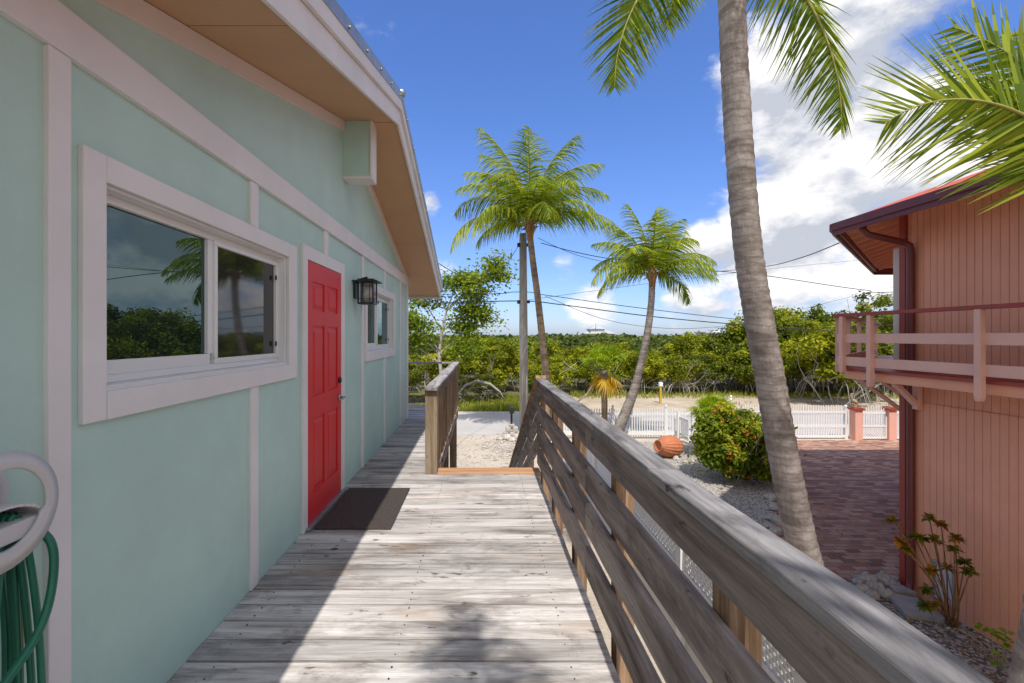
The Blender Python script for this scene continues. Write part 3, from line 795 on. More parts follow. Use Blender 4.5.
# roof: eight-sided pyramid with eaves
EZ = E+1.80; OA = AP+.80; apex = Vector((CX, CY, EZ+3.15))
r_ = MB()
for k in range(8):
    p, q = octp(OA+.05, k-1, EZ+.05), octp(OA+.05, k, EZ+.05)
    r_.add([p, q, apex], [(0, 1, 2)]); 
    for i in range(1, 14):
        a = p.lerp(q, i/14); pr = apex-((p+q)/2); tt = min(i, 14-i)/7
        b = a+(apex-(p+q)/2)*tt; r_.beam(a+Vector((0, 0, .012)), b+Vector((0, 0, .012)), .02, .03)
r_.build('roof', M['roofred'], ph)
u = MB()
for k in range(8):   # sloping soffit boards
    p, q = octp(OA, k-1, EZ+.045), octp(OA, k, EZ+.045); p2, q2 = octp(AP-.02, k-1, EZ+.31), octp(AP-.02, k, EZ+.31)
    u.add([p, q, q2, p2], [(3, 2, 1, 0)], r=.5)
u.build('soffit', M['peach'], ph)
for k in (0, 1, 7):
    p, q = octp(OA, k-1, 0), octp(OA, k, 0); p2, q2 = octp(AP, k-1, 0), octp(AP, k, 0)
    for i in range(0, 12):
        f = (i+.12)/11.5
        if f > 1: continue
        a = p2.lerp(q2, f); dirn = ((p+q)/2-(p2+q2)/2).normalized()
        rm = MB(); rm.beam(a+Vector((0, 0, EZ+.235)), a+dirn*.74+Vector((0, 0, EZ-.010)), .045, .13); rm.build('rafter', M['peach'], ph)
g = MB()
for k in range(8):
    p, q = octp(OA+.06, k-1, EZ+.0), octp(OA+.06, k, EZ+.0)
    g.beam(p, q, .11, .115); g.beam(p+Vector((0, 0, -.09)), q+Vector((0, 0, -.09)), .03, .07)
g.build('gutter', M['maroon'], ph)
ct = MB()
c0 = octp(AP+.01, 0, 0); d0 = (octp(AP, 0, 0)-octp(AP, -1, 0)).normalized()
ct.beam(c0+Vector((-.012, .0, 0.02)), c0+Vector((-.012, .0, EZ+.10)), .10, .05, up=(1,0,0)); ct.build('corner_board', M['redrail'], ph, bevel=.003)
dp = MB(); yy = c0.y-.17; xw = c0.x-.06
A0 = octp(OA, 0, 0)
dp.tube([(A0.x+.06, A0.y-.42, EZ-.04), (A0.x+.06, A0.y-.42, EZ-.14), (A0.x+.11, A0.y-.45, EZ-.22), (xw-.10, yy+.03, EZ-.34), (xw-.02, yy, EZ-.40), (xw, yy, EZ-.52), (xw, yy, .25), (xw-.03, yy-.02, .12), (xw-.16, yy-.02, .05)], .052, 10)
dp.build('downspout', M['maroon'], ph)
bs = MB()
for k in (0, 1): 
    p, q = octp(AP+.016, k-1, 0), octp(AP+.016, k, 0)
sh = MB(); c1 = octp(AP, 0, 0); tB = (octp(AP, 1, 0)-octp(AP, 0, 0)).normalized(); nB = Vector((-tB.y, tB.x, 0)); nB = nB if nB.y > 0 else -nB
a = c1+tB*.20+nB*.07
sh.beam(a+Vector((-.04, 0, E-.55)), a+Vector((-.04, 0, E+1.42)), .05, .10, up=nB); sh.build('door_casing', M['vinyl'], ph)
# vent grille on side A
vt = MB(); va, vb, vz0, vz1 = 6.42, 6.74, .12, .70; vx = CX-AP-.012
vt.box(vx-.03, vx+.005, va, va+.03, vz0, vz1); vt.box(vx-.03, vx+.005, vb-.03, vb, vz0, vz1)
vt.box(vx-.03, vx+.005, va+.031, vb-.031, vz0, vz0+.03); vt.box(vx-.03, vx+.005, va+.031, vb-.031, vz1-.03, vz1)
vent = vt.build('vent', M['steel'], ph, bevel=.002)
vt = MB(); z = vz0+.05
while z < vz1-.05:
    vt.add([(vx-.024, va+.031, z), (vx-.024, vb-.031, z), (vx-.002, vb-.031, z+.03), (vx-.002, va+.031, z+.03)], [(0,1,2,3)]); z += .035
vt.box(vx-.0015, vx-.0005, va+.031, vb-.031, vz0+.031, vz1-.031)
vt.build('louvre', M['plastic'], vent)
# balcony
BAP = AP+.80; fz = E-.52
bal = sub('balcony', ph)
def bo(ap, k, z): return octp(ap, k, z)
fl = MB()
for k in (0, 1):
    p, q, p2, q2 = bo(BAP-.04, k-1, 0), bo(BAP-.04, k, 0), bo(AP+.02, k-1, 0), bo(AP+.02, k, 0)
    for (z0, z1) in ((fz-.045, fz),):
        vs = [(*v.xy, z0) for v in (p, q, q2, p2)]+[(*v.xy, z1) for v in (p, q, q2, p2)]
        fl.add(vs, [(0,3,2,1),(4,5,6,7),(0,1,5,4),(1,2,6,5),(2,3,7,6),(3,0,4,7)], r=.5)
fl.build('balcony_floor', M['redrail'], bal)
rl = MB(); tp = MB(); un = MB()
for k in (0, 1):
    p, q = bo(BAP, k-1, 0), bo(BAP, k, 0)
    tp.beam(p+Vector((0,0,E+.340)), q+Vector((0,0,E+.340)), .15, .048)
    for (a, b) in ((-.105, .035), (-.475, -.335)): rl.beam(p+Vector((0,0,E+(a+b)/2)), q+Vector((0,0,E+(a+b)/2)), .034, b-a)
    p, q = bo(BAP-.10, k-1, 0), bo(BAP-.10, k, 0)
    un.beam(p+Vector((0,0,fz-.11)), q+Vector((0,0,fz-.11)), .04, .125)
tp.build('balcony_top_rail', M['redrail'], bal, bevel=.004); rl.build('balcony_rail', M['peach2'], bal, bevel=.004); un.build('balcony_joist', M['peach'], bal)
for y in (7.40, 6.87, 5.36, 3.85, 2.34):
    pm = MB(); x = CX-BAP-.045; zb = E-.60 if y > 7.2 else E-.77
    pm.box(x-.028, x+.04, y-.036, y+.036, zb+.04, E+.315); pm.prism([(y-.036, zb+.04), (y+.036, zb+.04), (y+.02, zb), (y-.02, zb)], 'X', x-.028, x+.04)
    pm.build('balcony_post', M['peach2'], bal, bevel=.003)
pA, pB = bo(BAP+.02, 0, 0), bo(BAP+.02, 1, 0)
for f in (.03, .10, .2, .45, .7, .97):
    a = pA.lerp(pB, f); pm = MB(); pm.beam(a+Vector((0,0,E-.60)), a+Vector((0,0,E+.325)), .08, .08, up=(1,1,0)); pm.build('balcony_post', M['peach2'], bal)
for y in (6.95, 5.15, 3.4, 1.6):
    pm = MB(); pm.beam((CX-AP-.03, y, E-1.09), (CX-BAP+.33, y, E-.655), .055, .10, up=(0,1,0)); pm.box(CX-AP-.09, CX-AP-.012, y-.045, y+.045, E-1.12, E-.66)
    pm.build('brace', M['peach2'], bal, bevel=.003)
pB0, pB1 = octp(AP, 0, 0), octp(AP, 1, 0)
for f in (.06, .35, .65, .95):
    a = pB0.lerp(pB1, f); pm = MB(); pm.beam(a+nB*.03+Vector((0,0,E-1.25)), a+nB*.72+Vector((0,0,E-.64)), .055, .13, up=tB); pm.build('brace', M['peach2'], bal)

# ------------------------------------------------------------------ fences, gate, pillars
FY = 17.75
pf = thing('picket_fence', 'white vinyl picket fence in front of the road, left of the brick driveway gate', 'fence', (7, FY, 0))
pk = MB(); x = 3.0
while x < 14.05:
    if not (7.95 < x < 8.15):
        top = 1.15+.0 if x < 9.6 else 1.28
        pk.box(x-.018, x+.018, FY-.045, FY-.030, .10, top); pk.add([(x-.018, FY-.045, top), (x+.018, FY-.045, top), (x+.018, FY-.030, top), (x-.018, FY-.030, top), (x, FY-.0375, top+.045)], [(0,1,4),(1,2,4),(2,3,4),(3,0,4)])
    x += .098
pk.build('pickets', M['vinyl'], pf)
for b_ in ((3, 9.5, FY-.029, FY+.02, .93, 1.01), (3, 9.5, FY-.029, FY+.02, .14, .30), (9.6, 14.15, FY-.06, FY+.02, .99, 1.08), (9.6, 14.15, FY-.06, FY+.02, .44, .54), (9.6, 14.15, FY-.06, FY+.02, .05, .14)):
    rl = MB(); rl.box(*b_); rl.build('fence_rail', M['vinyl'], pf)
for x in (3.0, 5.1, 7.18, 9.55, 11.9, 14.18):
    p = MB(); p.box(x-.055, x+.055, FY-.055, FY+.055, -.01, 1.18); p.lathe([(.05, 0), (.03, .03), (.055, .07), (.04, .12), (.005, .14)], (x, FY, 1.185), n=10); p.build('fence_post', M['vinyl'], pf)
# small swung-open gate next to the bush
gt = thing('picket_gate', 'small white picket gate standing ajar between the terracotta jar and the flowering bush', 'gate', (8.1, 16.7, 0))
g = MB(); g.box(7.66, 7.73, 16.62, 16.69, 0, 1.14); g.box(7.50, 7.58, 17.45, 17.53, 0, 1.1); g.build('gate_post', M['vinyl'], gt)
g = MB(); g.lathe([(.05, 0), (.055, .05), (.02, .11)], (7.695, 16.655, 1.145), n=8); g.build('post_cap', M['terra'], gt)
g = MB()
for i in range(8): g.box(7.60-.0, 7.62, 16.75+i*.09, 16.78+i*.09, .12, 1.0)
g.box(7.57, 7.60, 16.7, 17.45, .2, .28); g.box(7.57, 7.60, 16.7, 17.45, .85, .92); g.build('gate_leaf', M['vinyl'], gt)
# driveway pillars with gate
PX = (14.42, 15.72)
lab = ['left salmon gate pillar with red cap at the end of the white fence', 'right salmon gate pillar with red cap, nearest the pink house']
for i, x in enumerate(PX):
    t_ = thing('gate_pillar', lab[i], 'pillar', (x, 17.55, 0), 'salmon gate pillars')
    p = MB(); p.box(x-.145, x+.145, 17.40, 17.69, 0, 1.16); p.build('shaft', M['pillar'], t_, bevel=.01)
    p = MB(); p.box(x-.2, x+.2, 17.345, 17.745, 1.161, 1.225); p.prism([(x-.2, 1.226), (x+.2, 1.226), (x+.08, 1.27), (x-.08, 1.27)], 'Y', 17.345, 17.745); p.build('cap', M['redrail'], t_, bevel=.006)
dg = thing('driveway_gate', 'white gate with lattice lower half hung between the two salmon pillars', 'gate', (15.07, 17.55, 0))
def lattice(mb, p0, ux, W_, H_, z0, step, wd, th=.006):
    n = Vector((-ux.y, ux.x, 0))
    for sgn in (1, -1):
        c = -H_
        while c < W_+H_:
            # line u = c + sgn*v  for v in 0..H ; clip to 0..W
            v0, v1 = 0, H_
            if sgn > 0: v0 = max(v0, -c); v1 = min(v1, W_-c); pts = (c+v0, v0), (c+v1, v1)
            else: v0 = max(v0, c-W_); v1 = min(v1, c); pts = (c-v0, v0), (c-v1, v1)
            if v1-v0 > .02:
                a, b = [p0+ux*q[0]+Vector((0, 0, z0+q[1]))+n*th*sgn for q in pts]
                mb.beam(a, b, th, wd, up=n.cross((b-a).normalized()))
            c += step
g = MB(); g.box(14.57, 14.62, 17.5, 17.55, .05, 1.10); g.box(15.52, 15.57, 17.5, 17.55, .05, 1.10); g.box(14.62, 15.52, 17.5, 17.55, 1.0, 1.08); g.box(14.62, 15.52, 17.5, 17.55, .50, .56); g.box(14.62, 15.52, 17.5, 17.55, .05, .11)
g.build('gate_frame', M['vinyl'], dg)
g = MB()
for i in range(9): x = 14.68+i*.098; g.box(x-.016, x+.016, 17.51, 17.53, .56, 1.22+.10*math.sin(math.pi*i/8))
g.build('gate_pickets', M['vinyl'], dg)
g = MB(); lattice(g, Vector((14.62, 17.525, 0)), Vector((1,0,0)), .90, .39, .11, .10, .035); g.build('gate_lattice', M['vinyl'], dg)
g = MB(); g.box(14.56, 14.60, 17.47, 17.50, .92, 1.02); g.build('latch', M['black'], dg)
f2 = thing('lattice_fence', 'short white lattice fence panel right of the driveway gate', 'fence', (16.6, 17.55, 0))
g = MB(); g.box(15.9, 17.4, 17.5, 17.55, 1.0, 1.08); g.box(15.9, 17.4, 17.5, 17.55, .05, .11); g.box(15.9, 15.95, 17.5, 17.55, .11, 1.0); g.box(17.35, 17.4, 17.5, 17.55, .11, 1.0); g.build('panel_frame', M['vinyl'], f2)
g = MB(); lattice(g, Vector((15.95, 17.525, 0)), Vector((1,0,0)), 1.40, .89, .11, .10, .035); g.build('panel_lattice', M['vinyl'], f2)
# pelican statues
for i, x in enumerate(PX):
    s_ = -1 if i == 0 else -1
    q = MB(); z = 1.272; y = 17.55
    x = x-.0 if i else x-.06
    q.tube([(x+.16, y, z+.10), (x+.08, y, z+.15), (x, y, z+.20), (x-.06, y, z+.25), (x-.09, y, z+.30)], [.012, .06, .085, .07, .035], 10)
    q.tube([(x-.08, y, z+.27), (x-.12, y, z+.34), (x-.10, y, z+.42), (x-.07, y, z+.46), (x-.09, y, z+.50), (x-.13, y, z+.505)], [.04, .028, .024, .028, .034, .02], 8)
    q.tube([(x-.12, y, z+.50), (x-.15, y, z+.42), (x-.16, y, z+.33)], [.016, .018, .004], 6)
    q.tube([(x-.01, y-.03, z+.15), (x-.01, y-.03, z)], .012, 6); q.tube([(x-.01, y+.03, z+.15), (x-.01, y+.03, z)], .012, 6)
    q.lathe([(.09, -.001), (.09, .02)], (x-.01, y, z), n=12)
    o = q.build('bird_statue', M['statue'], loc=(x, y, z))
    tag(o, ['brown pelican statue on the left gate pillar', 'brown pelican statue on the right gate pillar'][i], 'statue', 'pelican statues')
# lattice fence beside the deck
lf = thing('lattice_fence', 'white vinyl privacy fence with lattice top standing below the plank railing', 'fence', (2.3, 7, 0))
yy_ = [1.2+2.0*i for i in range(6)]
for y in yy_:
    p = MB(); p.box(2.24, 2.36, y-.06, y+.06, 0, 1.98); p.lathe([(.075, 0), (.08, .02), (.01, .07)], (2.3, y, 1.982), n=4); p.build('fence_post', M['vinyl'], lf)
for a, b in zip(yy_[:-1], yy_[1:]):
    for z0_, z1_ in ((1.84, 1.92), (1.27, 1.34), (.06, .14)):
        g = MB(); g.box(2.275, 2.325, a+.061, b-.061, z0_, z1_); g.build('fence_rail', M['vinyl'], lf)
g = MB()
for a, b in zip(yy_[:-1], yy_[1:]):
    yy2 = a+.062
    while yy2 < b-.08: g.box(2.29, 2.31, yy2, min(yy2+.14, b-.062), .141, 1.269); yy2 += .145
g.build('fence_boards', M['plastic'], lf)
g = MB()
for a, b in zip(yy_[:-1], yy_[1:]): lattice(g, Vector((2.3, a+.061, 0)), Vector((0,1,0)), b-a-.122, .50, 1.34, .085, .034)
g.build('lattice_screen', M['vinyl'], lf)

# ------------------------------------------------------------------ vegetation
def leafcloud(name, C, sizes, mat, parent=None, up=.5, ar=1.7, rnd=None, N0=None):
    """C: (n,3) leaf centres -> folded quads"""
    n = len(C)
    nrm = RS.normal(size=(n, 3)); nrm[:, 2] = np.abs(nrm[:, 2])*1.0+up
    if N0 is not None: nrm = nrm*.7+N0*1.2
    nrm /= np.linalg.norm(nrm, axis=1)[:, None]
    a = np.cross(nrm, RS.normal(size=(n, 3))); a /= np.linalg.norm(a, axis=1)[:, None]; b = np.cross(nrm, a)
    s = np.asarray(sizes).reshape(-1, 1)*np.ones((n, 1))
    V = np.empty((n, 4, 3)); V[:, 0] = C-a*s*.5*ar; V[:, 1] = C-b*s*.5; V[:, 2] = C+a*s*.5*ar; V[:, 3] = C+b*s*.5
    V[:, 1] += nrm*s*.12; V[:, 3] += nrm*s*.12
    Q = np.arange(n*4).reshape(n, 4)
    if rnd is None: rnd = RS.rand(n)
    return np_mesh(name, V.reshape(-1, 3), Q, rnd, mat, parent)
def clumps(n, c, r, clump_r, per, flat=.75, shell=.65, tone=True):
    """leaf centres on the surfaces of many small clumps spread in an ellipsoid"""
    u = RS.normal(size=(n, 3)); u /= np.linalg.norm(u, axis=1)[:, None]
    rad = (shell+(1-shell)*RS.rand(n))[:, None]
    cc = np.array(c)+u*rad*np.array(r)
    out = []; rn = []; nn = []
    for k in range(n):
        cr = clump_r*RS.uniform(.6, 1.3); m = int(per*RS.uniform(.6, 1.3))
        v = RS.normal(size=(m, 3)); v /= np.linalg.norm(v, axis=1)[:, None]
        q = (RS.rand(m)**.45)[:, None]
        out.append(cc[k]+v*q*np.array((cr, cr, cr*flat))); nn.append(v)
        t = RS.uniform(.0, 1.0); rn.append(np.clip(t+RS.normal(size=m)*.2, 0, 1))
    return np.concatenate(out), np.concatenate(rn), np.concatenate(nn)
def branch(mb, p, d, L, r, depth, bend=.35):
    pts = [p]; rad = [r]; q = Vector(p); dd = Vector(d).normalized()
    n = 4
    for i in range(n):
        dd = (dd+Vector([random.uniform(-bend, bend) for _ in range(3)])*.6).normalized()
        q = q+dd*L/n; pts.append(q.copy()); rad.append(r*(1-.45*(i+1)/n))
    mb.tube(pts, rad, 5 if depth else 4, cap=False)
    ends = [q.copy()]
    if depth > 0:
        for _ in range(random.choice((2, 3))):
            i = random.randint(1, n); nd = (dd+Vector([random.uniform(-.9, .9), random.uniform(-.9, .9), random.uniform(-.2, .6)])).normalized()
            ends += branch(mb, pts[i], nd, L*.68, rad[i]*.7, depth-1, bend)
    return ends

def mangrove(label, mat, w, h, n_cl, per, ls, seed, group='mangroves along the far side of the road', loc=(0,0,0)):
    global RS
    RS = np.random.RandomState(seed); random.seed(seed)
    t = thing('mangrove_tree', label, 'tree', (0,0,0), group)
    mb = MB(); ends = []
    for k in range(random.choice((4, 5, 6))):
        a = random.uniform(0, 6.28); p = Vector((math.cos(a)*w*.12, math.sin(a)*w*.12, -.05))
        ends += branch(mb, p, (math.cos(a)*.5, math.sin(a)*.5, 1), h*.5, .045, 2, .5)
    for k in range(15 if n_cl > 20 else 60):      # prop roots and bare twigs low down
        a = random.uniform(0, 6.28); q = random.uniform(.2, .5)*w
        if k % 3 == 0:
            e_ = random.uniform(.35, .95)*h; mb.tube([(math.cos(a)*q*.3, math.sin(a)*q*.3, h*.25), (math.cos(a)*q*.8, math.sin(a)*q*.8, e_*.8), (math.cos(a+.3)*q*1.05, math.sin(a+.3)*q*1.05, e_)], [.028, .02, .008], 4, cap=False); continue
        mb.tube([(math.cos(a)*q*.4, math.sin(a)*q*.4, h*.35), (math.cos(a)*q*.8, math.sin(a)*q*.8, h*.22), (math.cos(a)*q, math.sin(a)*q, 0)], [.02, .018, .012], 4, cap=False)
    mb.build('trunk', M['bark'], t)
    C, rn, nn = clumps(n_cl, (0, 0, h*.60), (w*.5, w*.5, h*.36), w*.135, per, .8, .5)
    keep = C[:, 2] > .25; C, rn, nn = C[keep], rn[keep], nn[keep]
    leafcloud('crown', C, RS.uniform(.7, 1.3, len(C))*ls, mat, t, .4, 1.7, rn, nn)
    return t
base = [mangrove('half bare grey mangrove with many pale twigs and few leaves', M['mangrove'], 3.6, 3.1, 16, 90, .11, 9), mangrove('bright green round mangrove bush at the road edge', M['mangrove'], 4.2, 3.7, 46, 150, .115, 1),
        mangrove('dark green dense mangrove with bare lower stems', M['mangrove2'], 4.6, 3.9, 50, 150, .115, 2),
        mangrove('yellow green open mangrove with pale stems showing', M['mangrove'], 3.8, 3.4, 34, 140, .12, 3)]
random.seed(21)
spots = []
x = -15.0
while x < 46:
    for row, (yy, hs) in enumerate(((30.0, .86), (33.4, .98), (37.5, 1.04))):
        xx = x+random.uniform(-.9, .9)+row*1.1
        if xx > 4 and row == 0: y0 = yy+1.4
        else: y0 = yy-1.6 if row == 0 else yy
        h = hs*random.uniform(.76, 1.06)
        if xx > 17: h *= 1.0+.55*min(1, (xx-17)/4.0)
        if -3 < xx < 3 and row == 0: h *= .72
        spots.append((xx, y0+random.uniform(-.5, .5), h, row))
    x += 2.55
used = [False]*4; MG = []
for i, (xx, yy, h, row) in enumerate(spots):
    k = random.choice((1, 1, 2, 3, 3, 0)) if xx < 14 else random.choice((1, 2, 2, 3, 3))
    rz = random.uniform(0, 6.28); sc = (h**.6, h**.6, h)
    if not used[k]:
        used[k] = True; base[k].location = (xx, yy, 0); base[k].rotation_euler.z = rz; base[k].scale = sc; o = base[k]
    else: o = dup(base[k], (xx, yy, 0), rz, sc)
    if row == 0: MG.append((482+455*xx/yy, o))
for px_, lb in ((480, 'low mangrove bush directly behind the bleached dead tree'), (535, 'mangrove right behind the foot of the utility pole and tall coconut palm'), (600, 'mangrove bush directly behind the small fan palm'),
                (661, 'mangrove bush right behind the yellow marker post'), (725, 'mangrove standing just above the flowering bush across the dirt shoulder'), (440, 'leftmost front mangrove, behind the baluster railing beneath the roadside tree')):
    q_ = min((m for m in MG if 'done' not in m[1]), key=lambda m: abs(m[0]-px_))[1]; q_['label'] = lb; q_['done'] = 1
for _, o in MG:
    if 'done' in o: del o['done']
# far woodland seen as one mass
RS = np.random.RandomState(5)
Cs = []; Ss = []; Rn = []
for (y0, y1, n, per, cr, ls) in ((41, 58, 420, 46, 1.15, .30), (58, 95, 520, 40, 1.7, .46), (95, 180, 650, 30, 2.6, .85), (180, 420, 900, 22, 5.0, 1.9), (420, 900, 700, 16, 9, 4)):
    yy = RS.uniform(y0, y1, n); xx = RS.uniform(-.55, 1.45, n)*yy
    zt = RS.uniform(2.4, 3.75, n)+np.clip((yy-120)/200, 0, 1.3)+np.where((RS.rand(n) > .93), .8, 0) - cr*.5
    if y0 >= 180: zt = RS.uniform(.2, 2.2, n) if y0 < 400 else RS.uniform(-2.0, .8, n)
    for k in range(n):
        m = per; v = RS.normal(size=(m, 3)); v /= np.linalg.norm(v, axis=1)[:, None]
        Cs.append(np.array((xx[k], yy[k], zt[k]))+v*(RS.rand(m)**.4)[:, None]*np.array((cr, cr, cr*.6)))
        Ss.append(RS.uniform(.7, 1.3, m)*ls); Rn.append(np.clip(RS.uniform(.1, .9)+RS.normal(size=m)*.15, 0, 1))
o = leafcloud('far_woodland', np.concatenate(Cs), np.concatenate(Ss), M['farleaf'], None, .6, 1.3, np.concatenate(Rn)); tag(o, 'low dark green mangrove woodland stretching to the horizon', 'woodland', kind='stuff')
# grass on the verge
RS = np.random.RandomState(8)
def blades(name, X, Y, Z, h, w, mat, lean=.5, parent=None):
    n = len(X); a = RS.rand(n)*6.28; l = RS.rand(n)*lean
    B = np.stack([X, Y, Z], 1); D = np.stack([np.cos(a)*l*h, np.sin(a)*l*h, h], 1); Sd = np.stack([-np.sin(a+1)*w, np.cos(a+1)*w, 0*w], 1)
    V = np.empty((n, 4, 3)); V[:, 0] = B-Sd; V[:, 1] = B+Sd; V[:, 2] = B+D*[1, 1, .8]+Sd*.5; V[:, 3] = B+D*[1.6, 1.6, 1]
    return np_mesh(name, V.reshape(-1, 3), np.arange(n*4).reshape(n, 4), RS.rand(n), mat, parent)
n = 26000; X = RS.uniform(-9, 5.5, n); Y = RS.uniform(24.3, 29.5, n)
pn = np.sin(X*1.7)*np.cos(Y*1.3)*.3+.7
o = blades('verge_grass', X, Y, 0*X, RS.uniform(.12, .42, n)*pn, RS.uniform(.012, .03, n), M['grass']); tag(o, 'tall yellow green grass along the far verge of the road', 'grass', kind='stuff')
n = 5000; X = RS.uniform(6, 40, n); Y = RS.uniform(29, 32, n)
o = blades('shoulder_grass', X, Y, 0*X, RS.uniform(.08, .35, n), RS.uniform(.012, .03, n), M['grass']); tag(o, 'sparse grass tufts where the dirt shoulder meets the mangroves', 'grass', kind='stuff')

# roadside tree on the left, open crown
random.seed(12); RS = np.random.RandomState(12)
T = Vector((-2.3, 25.5, 0))
lt = thing('roadside_tree', 'tall open leafy tree with thin grey trunk rising beyond the deck at the left', 'tree', T)
mb = MB(); tips = []
mb.tube([T+Vector(v) for v in ((0,0,-.05), (.05,0,1.5), (-.1,0,3.0), (.05,.1,4.3), (.3,0,5.4))], [.13, .11, .10, .08, .06], 8, bump=.06)
brs = [((.05,0,3.0),(-1.5,-.3,4.6)), ((-.1,0,3.0),(1.9,.2,4.6)), ((.05,.1,4.3),(-1.2,.5,6.2)), ((.05,.1,4.3),(2.4,-.4,5.3)), ((.3,0,5.4),(1.3,.2,7.3)), ((.3,0,5.4),(2.9,.3,7.9)), ((.3,0,5.4),(-.4,0,7.0)), ((1.0,.1,6.4),(3.5,-.3,7.3)), ((.05,0,2.4),(-2.4,.5,3.6)), ((.2,0,4.9),(2.6,.4,4.8)), ((.3,0,5.4),(1.9,-.3,6.3)), ((.05,0,2.0),(1.9,0,3.2)), ((-.1,0,3),(-2.8,.2,5.4))]
for a, b in brs:
    a, b = T+Vector(a), T+Vector(b); m_ = a.lerp(b, .5)+Vector((random.uniform(-.2,.2), random.uniform(-.2,.2), .25))
    mb.tube([a, m_, b], [.05, .035, .018], 5, cap=False); tips.append((a, m_, b))
    for _ in range(4):
        s0 = m_.lerp(b, random.random()); e = s0+Vector((random.uniform(-.8,.8), random.uniform(-.8,.8), random.uniform(-.1,.7))); mb.tube([s0, e], [.015, .006], 4, cap=False); tips.append((s0, s0.lerp(e, .6), e))
mb.build('trunk', M['bark'], lt)
C = []; rn = []
for a, m_, b in tips:
    for _ in range(5):
        c_ = m_.lerp(b, random.uniform(.1, 1.2)); r0 = random.uniform(.4, .8); n = 34
        v = RS.normal(size=(n, 3)); C.append(np.array(c_)-np.array(T)+v*r0*np.array((.62, .62, .42))); rn.append(np.clip(random.uniform(.2, .8)+RS.normal(size=n)*.2, 0, 1))
C = np.concatenate(C); leafcloud('crown', C, RS.uniform(.09, .16, len(C)), M['treeleaf'], lt, .5, 1.6, np.concatenate(rn))
# second, behind right of the driveway
for (px, dd, hh_, sd, lb) in ((868, 27.5, 7.0, 31, 'tall dark leafy tree beyond the gate, its top behind the pink balcony'), (792, 33, 5.6, 32, 'thin broken-topped tree standing among the mangroves right of the leaning palm'), (835, 26.5, 5.3, 33, 'bushy tree behind the white fence, just left of the pink balcony')):
    m = mangrove(lb, M['mangrove2'] if sd != 33 else M['mangrove'], 4.6, hh_, 60, 130, .12, sd, group=None)
    m.name = 'leafy_tree'; m.location = ((px-482)*dd/455, dd, 0)
# dead branches
random.seed(4)
dw = thing('dead_tree', 'bleached dead tree arching over the grass verge opposite the stairs', 'dead tree', (-.3, 26.3, 0))
mb = MB(); d_ = 26.3
mb.tube([P(455, 402, d_), P(459, 393, d_), P(466, 385, d_), P(477, 381, d_), P(490, 384, d_), P(500, 392, d_), P(505, 401, d_)], [.05, .07, .08, .09, .08, .06, .03], 7, bump=.1)
mb.tube([P(457, 400, d_+.3), P(470, 388, d_+.3), P(484, 387, d_+.3), P(498, 396, d_+.3)], [.03, .04, .04, .02], 5)
for _ in range(26):
    a = P(random.uniform(458, 502), random.uniform(384, 398), d_+random.uniform(-.3, .5)); mb.tube([a, a+Vector((random.uniform(-.5, .5), random.uniform(-.3, .3), random.uniform(-.5, .4)))], [.018, .006], 4, cap=False)
mb.build('branches', M['driftwood'], dw)
dw = thing('fallen_branch', 'bare grey branch leaning out of the mangroves left of the fan palm', 'branch', (4.5, 27, 0))
mb = MB(); mb.tube([P(577, 402, 27), P(586, 395, 27), P(592, 386, 27), P(594, 380, 27)], [.05, .04, .03, .015], 6)
mb.tube([P(560, 374, 28), P(570, 368, 28), P(577, 362, 28)], [.03, .02, .01], 5); mb.tube([P(563, 361, 28), P(570, 367, 28), P(578, 371, 28)], [.02, .02, .01], 5)
mb.build('branches', M['driftwood'], dw)

